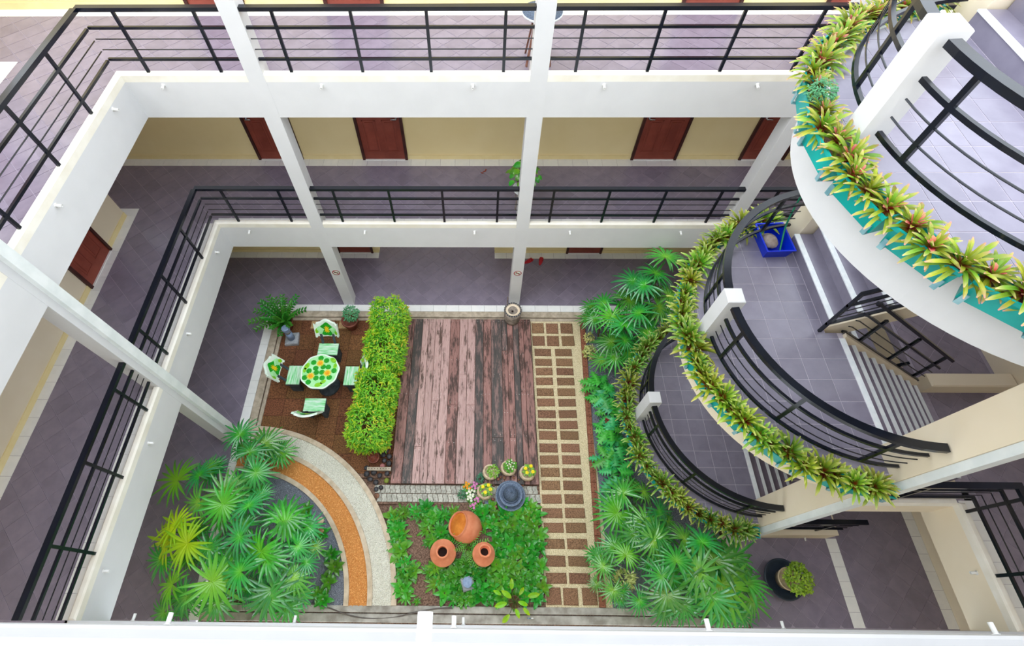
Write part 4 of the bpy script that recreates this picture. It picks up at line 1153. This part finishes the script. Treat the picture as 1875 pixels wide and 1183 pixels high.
for i, (x, y) in enumerate([(2.5,4.3),(2.56,3.98),(2.66,3.66),(2.6,3.3),(2.7,2.98),(2.5,2.72),(2.62,2.45)]):
    o = thing('lobed_plant', f'{nth(i)} plant with big lobed leaves beside the clay edging, counted from the back', 'plant', (x, y, 0), 0, 'lobed leaf plants beside the clay edging')
    for k in range(10):
        a = k * 2.4 + i
        d, h = random.uniform(.06, .19), random.uniform(.14, .34)
        MB().tube([(0, 0, 0), (d * .4 * cos(a), d * .4 * sin(a), h * .6), (d * cos(a), d * sin(a), h)], 0.005, 5).build('stalk', 'stem_green', o)
        inst('leaf', XM, o, (d * cos(a), d * sin(a), h), (random.uniform(-.3, .3), random.uniform(-.1, .5), a), random.uniform(.55, .82))
for i, (x, y, lb) in enumerate(((2.56, 3.52, 'small red leaved sprig among the lobed plants'),)):
    tag(inst('red_sprig', rosette('sprig_red', 9, 0.07, 0.03, 3, 1.2, .6, .6, lance, 3).mesh('leaf_rosette', 'sprig_red'), None, (x, y, 0.24)), lb, 'plant')
    MB().tube([(0, 0, -.24), (0, 0, .01)], 0.005, 5).build('stalk', 'stem_brown', COL.objects['red_sprig'])
def leafy(nm, lab, cat, x, y, mt, n, L, w, rx, rz, z0=0.0, grp=None, seed=1):
    o = thing(nm, lab, cat, (x, y, z0), 0, grp)
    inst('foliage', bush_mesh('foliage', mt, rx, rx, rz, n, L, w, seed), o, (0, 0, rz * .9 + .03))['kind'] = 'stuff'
    for k in range(4):
        a = k * 1.57 + .4
        MB().tube([(0, 0, 0), (rx * .5 * cos(a), rx * .5 * sin(a), rz)], 0.006, 5).build('stem', 'stem_brown', o)
    return o
leafy('cream_shrub', 'cream leaved shrub at the far end of the clay edging', 'shrub', 2.42, 5.14, 'cream_leaf', 160, 0.075, 0.03, 0.13, 0.14, seed=5)
leafy('cream_shrub', 'small cream leaved shrub squeezed under the rear palms', 'shrub', 2.45, 5.52, 'cream_leaf', 90, 0.06, 0.025, 0.1, 0.12, seed=6)
leafy('cream_shrub', 'pale variegated shrub among the near palms by the brick path', 'shrub', 2.5, 0.62, 'cream_leaf', 150, 0.1, 0.03, 0.14, 0.3, seed=7)
# plants under the corner palms
for i, (x, y, s_) in enumerate(((-2.72, 1.0, 1), (-2.62, 0.8, 1.1), (-2.7, 0.55, 1), (-2.85, 0.35, .9), (-2.95, 1.35, .9), (-3.3, 1.75, 1.0), (-2.75, .28, 1))):
    o = inst('leafy_lily', LM[i % 3], None, (x, y, 0.01), (0, 0, i), 0.95 * s_)
    tag(o, f'{nth(i)} broad leaved lily edging the dark gravel under the corner palms', 'plant', 'lilies edging the dark gravel')
# corner pot plant with leafy fronds
o = thing('frond_plant', 'dark green plant with upright leafy fronds in the patio corner', 'plant', (-4.5, 5.83, 0.0))
MB().lathe([(0.13, 0), (0.19, 0.22), (0.2, 0.25), (0.17, 0.25), (0.16, 0.2), (0, 0.2)], 18).build('pot', 'pot_clay', o, True)
for k in range(26):
    a = k * 2.4
    b = MB()
    lean = 0.15 + 0.04 * k
    pts_, an, x, z = [], pi / 2 - lean * .4, 0, 0
    for s_ in range(10):
        pts_.append((x, z))
        x += cos(an) * .066
        z += sin(an) * .066
        an -= lean * .12
    b.tube([(p[0], 0, p[1]) for p in pts_], [0.008] * 5 + [0.004] * 5, 5, t=.2)
    for s_ in range(2, 10):
        for sd_ in (-1, 1):
            b.blade(0.105 * (1 - .4 * abs(s_ - 6) / 6), 0.042, 0.5, .5, 3, 0.2, lance, M=T(pts_[s_][0], 0, pts_[s_][1]) @ RZ(sd_ * 1.0), t0=.2, t1=1)
    inst('frond', b.mesh('frond', 'zz'), o, (0.05 * cos(a), 0.05 * sin(a), 0.18), (0, 0, a), random.uniform(.95, 1.25))
o = thing('potted_bush', 'teal green bush in a clay pot at the foot of the back column', 'plant', (-2.99, 5.86, 0.005))
MB().lathe([(0.12, 0), (0.17, 0.2), (0.195, 0.27), (0.195, 0.3), (0.165, 0.3), (0.155, 0.25), (0, 0.25)], 22).build('pot', 'pot_clay', o, True)
MB().lathe([(0.156, 0.24), (0.0, 0.256)], 16).build('pot_soil', 'soil', o)
inst('foliage', bush_mesh('foliage', 'teal_leaf', 0.17, 0.17, 0.15, 420, 0.05, 0.025, 9), o, (0.06, 0.05, 0.5))['kind'] = 'stuff'
for k in range(5): MB().tube([(0.03 * cos(k), 0.03 * sin(k), .25), (.06 + .08 * cos(k * 1.3), .05 + .08 * sin(k * 1.3), .48)], 0.007, 5).build('stem', 'stem_brown', o)
# stone pots with flowers
def blossom(mb, x, y, z, r, n=9):
    for k in range(n): mb.blade(r, r * .5, 0.25, .5, 2, 0.2, lance, M=T(x, y, z) @ RZ(2 * pi * k / n))
    mb.blob((x, y, z + .006), r * .35, r * .35, r * .2, 7, 4)
def flowerpot(x, y, z, lab, mode, seed):
    o = thing('stone_flowerpot', lab, 'flowerpot', (x, y, z), 0, 'sand coloured flowerpots around the fountain')
    MB().lathe([(0.1, 0), (0.14, 0.04), (0.155, 0.1), (0.145, 0.16), (0.125, 0.175), (0.11, 0.17), (0.105, 0.13), (0, 0.13)], 20, wob=.02).build('pot', 'pot_sand', o, True)
    ox, oy = (0.03, 0.02) if mode != 1 else (0.05, 0.0)
    inst('foliage', bush_mesh('foliage', 'hedge' if mode == 2 else 'lily', 0.1, 0.1, 0.07, 110, 0.06, 0.024, seed, (0, .45)), o, (ox, oy, 0.2))['kind'] = 'stuff'
    if mode == 0:
        for k in range(4):
            a = k * 1.7 + seed
            b = MB(); blossom(b, ox + 0.075 * cos(a), oy + .075 * sin(a), 0.29, 0.042)
            b.build('blossom', 'petal_yellow', o)
    if mode == 2:
        for k in range(12):
            a = k * 2.4
            b = MB(); blossom(b, ox + 0.028 * math.sqrt(k) * cos(a), oy + .028 * math.sqrt(k) * sin(a), 0.28, 0.018, 6)
            b.build('blossom', 'petal_white', o)
flowerpot(0.09, 2.12, 0.018, 'sand coloured pot of yellow flowers in front of the deck', 0, 1)
flowerpot(0.2, 2.47, 0.1, 'sand coloured pot of plain green leaves on the deck edge', 1, 2)
flowerpot(0.55, 2.55, 0.1, 'sand coloured pot of tiny white flowers behind the fountain', 2, 3)
flowerpot(0.91, 2.46, 0.1, 'sand coloured pot of yellow flowers on the deck corner by the brick path', 0, 4)
def clump(x, y, lab, mt, pm, seed, nfl=6, z=0.0):
    o = thing('flower_clump', lab, 'flowers', (x, y, z), 0, 'flower clumps beside the pots')
    inst('foliage', bush_mesh('foliage', mt, 0.07, 0.07, 0.06, 70, 0.05, 0.018, seed, (0, .4)), o, (0, 0, 0.07))['kind'] = 'stuff'
    MB().tube([(0, 0, 0), (0, 0, .1)], 0.006, 5).build('stem', 'stem_green', o)
    if pm:
        for k in range(nfl):
            a = k * 2.4
            b = MB(); blossom(b, 0.03 * math.sqrt(k) * cos(a), 0.03 * math.sqrt(k) * sin(a), .145 - .004 * k, 0.03, 7)
            b.build('blossom', pm, o)
clump(-0.25, 2.22, 'clump of orange flowers at the deck edge', 'lily', 'petal_orange', 11, 7)
clump(-0.1, 2.22, 'clump of pink flowers between the orange clump and the yellow pot', 'lily', 'petal_pink', 12, 7)
clump(-0.19, 2.1, 'clump of creamy white flowers in front of the pink clump', 'hedge', 'petal_white', 13, 9)
clump(-0.17, 1.99, 'pale lime clump beside the small pink flowers', 'hedge', 'petal_white', 14, 5)
clump(-0.34, 2.08, 'blue green succulent clump on the pavers', 'teal_leaf', None, 15)
clump(0.0, 2.37, 'blue green succulent clump on the deck edge', 'teal_leaf', None, 16, z=0.1)
clump(-0.12, 1.86, 'low pink flower clump nearest the large lying jar', 'lily', 'petal_pink', 17, 5)
clump(-0.04, 1.98, 'pink flower clump in front of the yellow pot', 'lily', 'petal_pink', 18, 5)
MB().chamfer_box(-0.08, -0.09, 0, 0.08, 0.09, 0.03, 0.01).build('stone_slab', 'granite_blue', None, loc=(0.17, 1.88, 0))
tag(COL.objects[-1], 'square blue grey stone slab before the yellow flowerpot', 'slab')
def stone(lab, x, y, z, r, mt, grp, flat=.55):
    o = MB().blob((0, 0, r * flat), r, r * random.uniform(.82, 1), r * flat, 9, 6, jit=.06).build('pebble', mt, None, True, (x, y, z))
    o.rotation_euler.z = random.random() * 6
    tag(o, lab, 'stone', grp)
for i, (x, y) in enumerate([(0.27,2.27),(0.245,2.0),(0.3,1.86),(0.35,2.36),(0.47,2.385),(0.66,2.39),(0.75,2.35),(0.82,2.28),(0.4,2.4)]):
    stone(f'{nth(i)} small brown pebble around the fountain, counted clockwise', x, y, 0.1 if y > 2.3 else 0.018, random.uniform(.025, .04), 'pebble_brown', 'pebbles around the fountain', .6)
for i, (x, y) in enumerate([(-2.02,3.05),(-1.85,3.02),(-1.9,2.93),(-1.83,2.81),(-1.92,2.73),(-1.82,2.67),(-2.24,2.46),(-2.1,2.49),(-2.16,2.36),(-1.98,2.43),(-1.84,2.47),(-2.04,2.30),(-1.93,2.2),(-2.02,2.17),(-1.95,2.84),(-2.26,2.58)]):
    stone(f'{nth(i)} dark rounded stone beside the deck, counted from the bushes', x, y, 0.01, random.uniform(.05, .066), 'pebble_dark', 'dark stones beside the deck')
for x, y, mt_, lb in ((-2.96, 1.4, 'pebble_brown', 'reddish stone on the dark gravel beside the inner edging strip'), (-3.0, 1.58, 'pot_sand', 'tan stone on the dark gravel beside the inner edging strip')): stone(lb, x, y, 0.015, 0.07, mt_, None)
stone('yellow green rounded stone beside the deck corner', -1.835, 2.335, 0.01, 0.055, 'pebble_green', None)
stone('pink rounded stone above the perforated block', -1.945, 2.62, 0.01, 0.055, 'pebble_pink', None)
stone('orange red stone by the white gravel edging', -1.99, 2.045, 0.018, 0.05, 'pebble_brown', None)
o = thing('perforated_block', 'tan perforated block lying across the dark stones', 'block', (-2.0, 2.555, 0.012))
MB().chamfer_box(-0.24, -0.035, 0, 0.24, 0.035, 0.07, 0.008).build('block', 'concrete', o)
for k in range(8):
    MB().lathe([(0.009, 0.0702), (0.009, 0.0712)], 8, M=T(-0.2 + k * .057, 0)).build('hole', 'hole', o)
for x, y, r, lb, k in ((-2.12, 2.76, .12, 'clay pot of dry leaves beside the dark stones', 1), (-2.1, 3.02, .11, 'clay pot half hidden under the nearest clipped bush', 0)):
    o = thing('clay_pot', lb, 'pot', (x, y, 0.006))
    MB().lathe([(r * .7, 0), (r * .95, .12), (r, .16), (r * .8, .16), (r * .75, .13), (0, .13)], 20).build('pot', 'pot_clay', o, True)
    inst('foliage', bush_mesh('foliage', 'sprig_red' if k else 'hedge', r * .55, r * .55, .03, 40, .035, .015, 3), o, (0, 0, .155))
# dark bowl planter
o = thing('bowl_planter', 'dark wide bowl planter with a leafy bush on the tiled floor', 'planter', (5.28, 0.66, 0))
MB().lathe([(0.16, 0), (0.2, 0.04), (0.29, 0.15), (0.335, 0.26), (0.33, 0.275), (0.3, 0.26), (0.22, 0.14), (0.0, 0.12)], 36).build('bowl', 'dark_bowl', o, True)
MB().lathe([(0.15, 0.12), (0.185, 0.3), (0.19, 0.32), (0.17, 0.32), (0.16, 0.29), (0, 0.29)], 26, M=T(0.06, 0, 0)).build('inner_pot', 'pot_sand', o, True)
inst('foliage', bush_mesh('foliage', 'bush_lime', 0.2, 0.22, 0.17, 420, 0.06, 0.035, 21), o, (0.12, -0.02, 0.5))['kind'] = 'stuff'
inst('sprig', bush_mesh('foliage', 'bush_lime', 0.06, 0.06, 0.14, 70, 0.05, 0.03, 22), o, (0.1, 0.17, 0.6))
for k in range(5): MB().tube([(0.06, 0, .29), (.1 + .1 * cos(k * 1.3), .1 * sin(k * 1.3), .5)], 0.007, 5).build('stem', 'stem_brown', o)
# hoses and tap
def cable(nm, lab, cat, pts_, r, mt):
    P_ = [Vector(p) for p in pts_]
    out = []
    for i in range(len(P_) - 1):
        p0, p1, p2, p3 = P_[max(0, i - 1)], P_[i], P_[i + 1], P_[min(len(P_) - 1, i + 2)]
        for k in range(6):
            t = k / 6
            out.append(0.5 * ((2 * p1) + (p2 - p0) * t + (2 * p0 - 5 * p1 + 4 * p2 - p3) * t * t + (3 * p1 - p0 - 3 * p2 + p3) * t ** 3))
    out.append(P_[-1])
    return tag(MB().tube(out, r, 6).build(nm, mt, None, True), lab, cat)
cable('garden_hose', 'brown hose curving along the near kerb', 'hose', [(-2.94, 0.22, .035), (-2.65, 0.16, .035), (-2.24, 0.04, .0), (-1.86, 0.0, -.02), (-1.43, 0.03, -.02), (-1.16, 0.09, .03), (-0.74, 0.16, .035), (-0.46, 0.17, .035)], 0.011, 'cable')
cable('garden_hose', 'blue hose by the pot lily on the near kerb', 'hose', [(0.66, 0.05, -.03), (0.78, 0.0, -.03), (0.96, 0.04, -.03), (1.14, 0.0, -.03)], 0.012, 'blue_hose')
o = thing('garden_tap', 'small white tap beside the blue hose', 'tap', (0.84, 0.03, -0.04))
MB().tube([(0, 0, 0), (0, 0, .2), (0.05, 0, .22), (.07, 0, .18)], 0.011, 8).build('spout', 'white_plastic', o, True)
MB().box(-0.03, -0.006, 0.225, 0.03, 0.006, 0.237).build('handle', 'blue_hose', o)
# red sandals on the ground storey floor
for i, (x, a) in enumerate(((1.2, 0.5), (1.5, 1.3))):
    o = thing('sandal', ('red sandal nearer the drum column on the ground floor', 'red sandal farther from the drum column on the ground floor')[i], 'sandal', (x, 7.79, 0), a, 'red sandals')
    s_ = [(0.13 * cos(t * pi / 8), (0.048 + .008 * cos(t * pi / 8)) * sin(t * pi / 8)) for t in range(16)]
    MB().prism(s_, 0, 0.025).build('sole', 'sandal_red', o)
    for dx in (0.02, 0.07): MB().tube([(dx, -.05, .02), (dx + .01, -.03, .06), (dx + .01, .03, .06), (dx, .05, .02)], 0.011, 6).build('strap', 'sandal_red', o, True)
# plant on a stand behind the first-storey railing, table behind the second-storey railing
o = thing('plant_stand', 'slender metal plant stand behind the column, first upper storey', 'stand', (0.79, 7.08, 2.7))
MB().lathe([(0.19, 0.42), (0.2, 0.44), (0.18, 0.44), (0.0, 0.43)], 22).build('tray', 'nosing', o, True)
for k in range(4): MB().tube([(0.19 * cos(k * pi / 2 + .78), 0.19 * sin(k * pi / 2 + .78), 0), (0.13 * cos(k * pi / 2 + .78), 0.13 * sin(k * pi / 2 + .78), 0.43)], 0.012, 6).build('leg', 'log_grey', o)
o = thing('house_plant', 'bright green heart leaved house plant on the stand behind the column', 'plant', (0.79, 7.08, 3.14))
MB().lathe([(0.1, 0), (0.14, 0.16), (0.145, .18), (.12, .18), (0, .15)], 20).build('pot', 'log_grey', o, True)
lm = MB().blade(0.15, 0.12, 0.1, .9, 5, .15, lambda q: max(.05, sin(pi * min(1, .12 + q * .88)) ** .7)).mesh('leaf', 'lily')
for k in range(38):
    a, d = k * 2.4, 0.04 + 0.0062 * k
    h = 0.58 - 0.009 * k + random.uniform(-.04, .04)
    inst('leaf', lm, o, (d * cos(a), d * sin(a), h), (random.uniform(-.3, .3), random.uniform(-.1, .6), a), random.uniform(.75, 1.1))
    if k % 3 == 0: MB().tube([(0, 0, .15), (d * cos(a), d * sin(a), h)], 0.005, 5).build('stalk', 'stem_green', o)
o = thing('side_table', 'round granite topped table behind the column, second upper storey', 'table', (0.80, 6.98, 5.7))
MB().lathe([(0.26, 0.64), (0.27, 0.65), (0.27, 0.675), (0.0, 0.68)], 30).build('table_top', 'granite_dark', o, True)
MB().lathe([(0.274, 0.645), (0.278, 0.655), (0.278, 0.665), (0.272, 0.672)], 30).build('top_rim', 'nosing', o, True)
for k in range(4):
    a = k * pi / 2 + .78
    MB().sweep([(0.24 * cos(a), 0.24 * sin(a), 0), (0.12 * cos(a), 0.12 * sin(a), 0.64)], 0.035, 0.05).build('leg', 'stand_wood', o)
o = thing('table_plant', 'lime green potted plant on the granite table, second upper storey', 'plant', (0.88, 7.02, 6.381))
MB().lathe([(0.06, 0), (0.08, 0.1), (0, .09)], 16).build('pot', 'pot_clay', o, True)
for k in range(12):
    a = k * 2.4
    inst('leaf', bm, o, (0.015 * cos(a), .015 * sin(a), .1 + .006 * k), (0, -.5 + .04 * k, a), .9)
# small brown lizard-like leaf litter on the corridor floor
b = MB()
for dx, dy, a in ((0, 0, .3), (.06, .02, 1.4), (.02, -.05, 2.6)): b.blade(.08, .03, .1, .5, 3, .2, lance, M=T(dx, dy, .004) @ RZ(a))
tag(b.build('dry_leaf', 'sprig_red', None, loc=(0.02, 8.0, 2.7)), 'curled dry leaf lying on the first upper storey floor', 'leaf')

# ------------------------------------------------------------------ planters and bromeliads around the landings
def brom_leafs(mt):
    out = []
    for L, w, a0, dr in ((0.15, 0.024, 1.25, .5), (0.2, 0.026, .95, .8), (0.22, 0.028, .6, 1.0), (0.215, 0.027, .25, 1.0)):
        out.append(MB().blade(L, w, a0, dr, 6, .35, strap).mesh('leaf', mt))
    return out
BT = brom_leafs('brom_top')
HT = [MB().blade(L, .04, a, .5, 5, .3, strap).mesh('heart_leaf', 'brom_heart') for L, a in ((.1, 1.2), (.12, .9))]
BR = {1: [rosette('brom_mid', 32, 0.26, 0.03, 90 + i, 1.4, 0.15, 1.0).mesh('leaf_rosette', 'brom_mid') for i in range(4)],
      0: [rosette('brom_low', 30, 0.25, 0.027, 95 + i, 1.4, 0.15, 1.0).mesh('leaf_rosette', 'brom_low') for i in range(4)]}
def trough_mesh(Lh=0.245):
    w0, w1, z0, z1 = 0.06, 0.082, -0.13, 0.05
    b = MB()
    def loop(l, w, z): return [(-w, -l, z), (w, -l, z), (w, l, z), (-w, l, z)]
    P_ = loop(Lh - .02, w0, z0) + loop(Lh - .006, w1 - .012, z1 - .035) + loop(Lh, w1, z1 - .03) + loop(Lh, w1, z1) + loop(Lh - .012, w1 - .014, z1) + loop(Lh - .02, w0 - .004, z1 - .06)
    fs = [(3, 2, 1, 0)]
    for q in range(5):
        for i in range(4):
            j = (i + 1) % 4
            fs.append((q * 4 + i, q * 4 + j, q * 4 + 4 + j, q * 4 + 4 + i))
    fs.append((20, 21, 22, 23))
    return b.add(P_, fs).mesh('trough_body', 'teal_plastic')
TM = trough_mesh()
SM = MB().box(-0.056, -0.22, -0.02, 0.056, 0.22, 0.012).mesh('trough_soil', 'soil')
KM = MB().box(0.084, -0.018, -0.14, 0.09, 0.018, -0.055).box(-0.1, -0.018, -0.146, 0.09, 0.018, -0.14).mesh('bracket', 'bracket')
RB = 1.945
STEP = 15.6
for k, z in enumerate(LZ):
    cnt = 0
    for i in range(11):
        a = 259.5 - STEP * i
        o = thing('planter_trough', f'{nth(i)} teal plastic trough from the stair pier on the {LN[k]} landing edge', 'planter', (CXR + RB * cos(rad(a)), CYR + RB * sin(rad(a)), z), rad(a), f'teal troughs on the {LN[k]} landing')
        inst('trough_body', TM, o)
        inst('trough_soil', SM, o)
        for s_ in (-1, 1): inst('bracket', KM, o, (0, s_ * .2, 0))
        for j in range(3):
            b_ = a + (1 - j) * STEP / 3.05 + random.uniform(-.5, .5)
            b_ = min(b_, 260.5)
            r_ = RB + random.uniform(-.035, .045)
            x, y = CXR + r_ * cos(rad(b_)), CYR + r_ * sin(rad(b_))
            sc = random.uniform(.85, 1.28) if k < 2 else random.uniform(.9, 1.15)
            if b_ > 258: sc = .95
            if k < 2:
                q = inst('bromeliad', BR[k][(cnt + i) % 4], None, (x, y, z + .01 + random.uniform(0, .05)), (random.uniform(-.3, .3), random.uniform(-.3, .3), random.random() * 6.28), sc)
                tag(q, f'{nth(cnt)} bromeliad from the stair pier in the {LN[k]} landing troughs', 'bromeliad', f'bromeliads on the {LN[k]} landing')
            elif (i, j) == (6, 1):
                leafy('asparagus_fern', 'fine blue green fern among the top landing bromeliads', 'fern', x, y, 'teal_leaf', 420, .035, .012, .1, .09, z + .0, None, 33)
            else:
                q = thing('bromeliad', f'{nth(cnt)} bromeliad from the stair pier in the top landing troughs', 'bromeliad', (x, y, z + .01), random.random() * 6.28, 'bromeliads on the top landing')
                q.rotation_euler.x, q.rotation_euler.y = random.uniform(-.2, .2), random.uniform(-.2, .2)
                for l in range(36):
                    c = min(3, l // 8)
                    s2 = random.uniform(.85, 1.15) * sc
                    inst('leaf', BT[c], q, (0, 0, 0.02), (0, random.uniform(-.1, .1), l * 2.4 + random.uniform(-.2, .2)), s2)
                if cnt % 4 != 1:
                    for l in range(5): inst('heart_leaf', HT[l % 2], q, (0, 0, 0.03), (0, 0, l * 1.26 + .3), sc)
            cnt += 1
# blue tub with green hose on the middle landing
o = thing('blue_tub', 'blue rectangular plastic tub on the middle landing', 'tub', (4.15, 4.70, 4.33), 0.05)
b = MB()
lp = lambda hx, hy, z: [(-hx, -hy, z), (hx, -hy, z), (hx, hy, z), (-hx, hy, z)]
P_ = lp(.165, .22, 0) + lp(.19, .25, .17) + lp(.205, .265, .17) + lp(.205, .265, .18) + lp(.183, .243, .18) + lp(.158, .213, .012)
fs = [(3, 2, 1, 0)] + [(q * 4 + i, q * 4 + (i + 1) % 4, q * 4 + 4 + (i + 1) % 4, q * 4 + 4 + i) for q in range(5) for i in range(4)] + [(20, 21, 22, 23)]
b.add(P_, fs).build('tub_shell', 'blue_plastic', o)
tag(MB().blob((0, 0, .06), .11, .14, .055, 12, 7, jit=.08).build('floor_cloth', 'cloth_grey', None, True, (4.13, 4.72, 4.343)), 'crumpled grey cloth lying in the blue tub', 'cloth')
cable('green_hose', 'green hose looped in the blue tub and hanging from above', 'hose', [(4.33, 5.05, 5.4), (4.32, 4.98, 5.0), (4.29, 4.84, 4.62), (4.25, 4.62, 4.42), (4.2, 4.51, 4.37), (4.08, 4.51, 4.37), (4.03, 4.62, 4.38), (4.02, 4.8, 4.40), (4.08, 4.9, 4.40)], 0.012, 'green_hose')
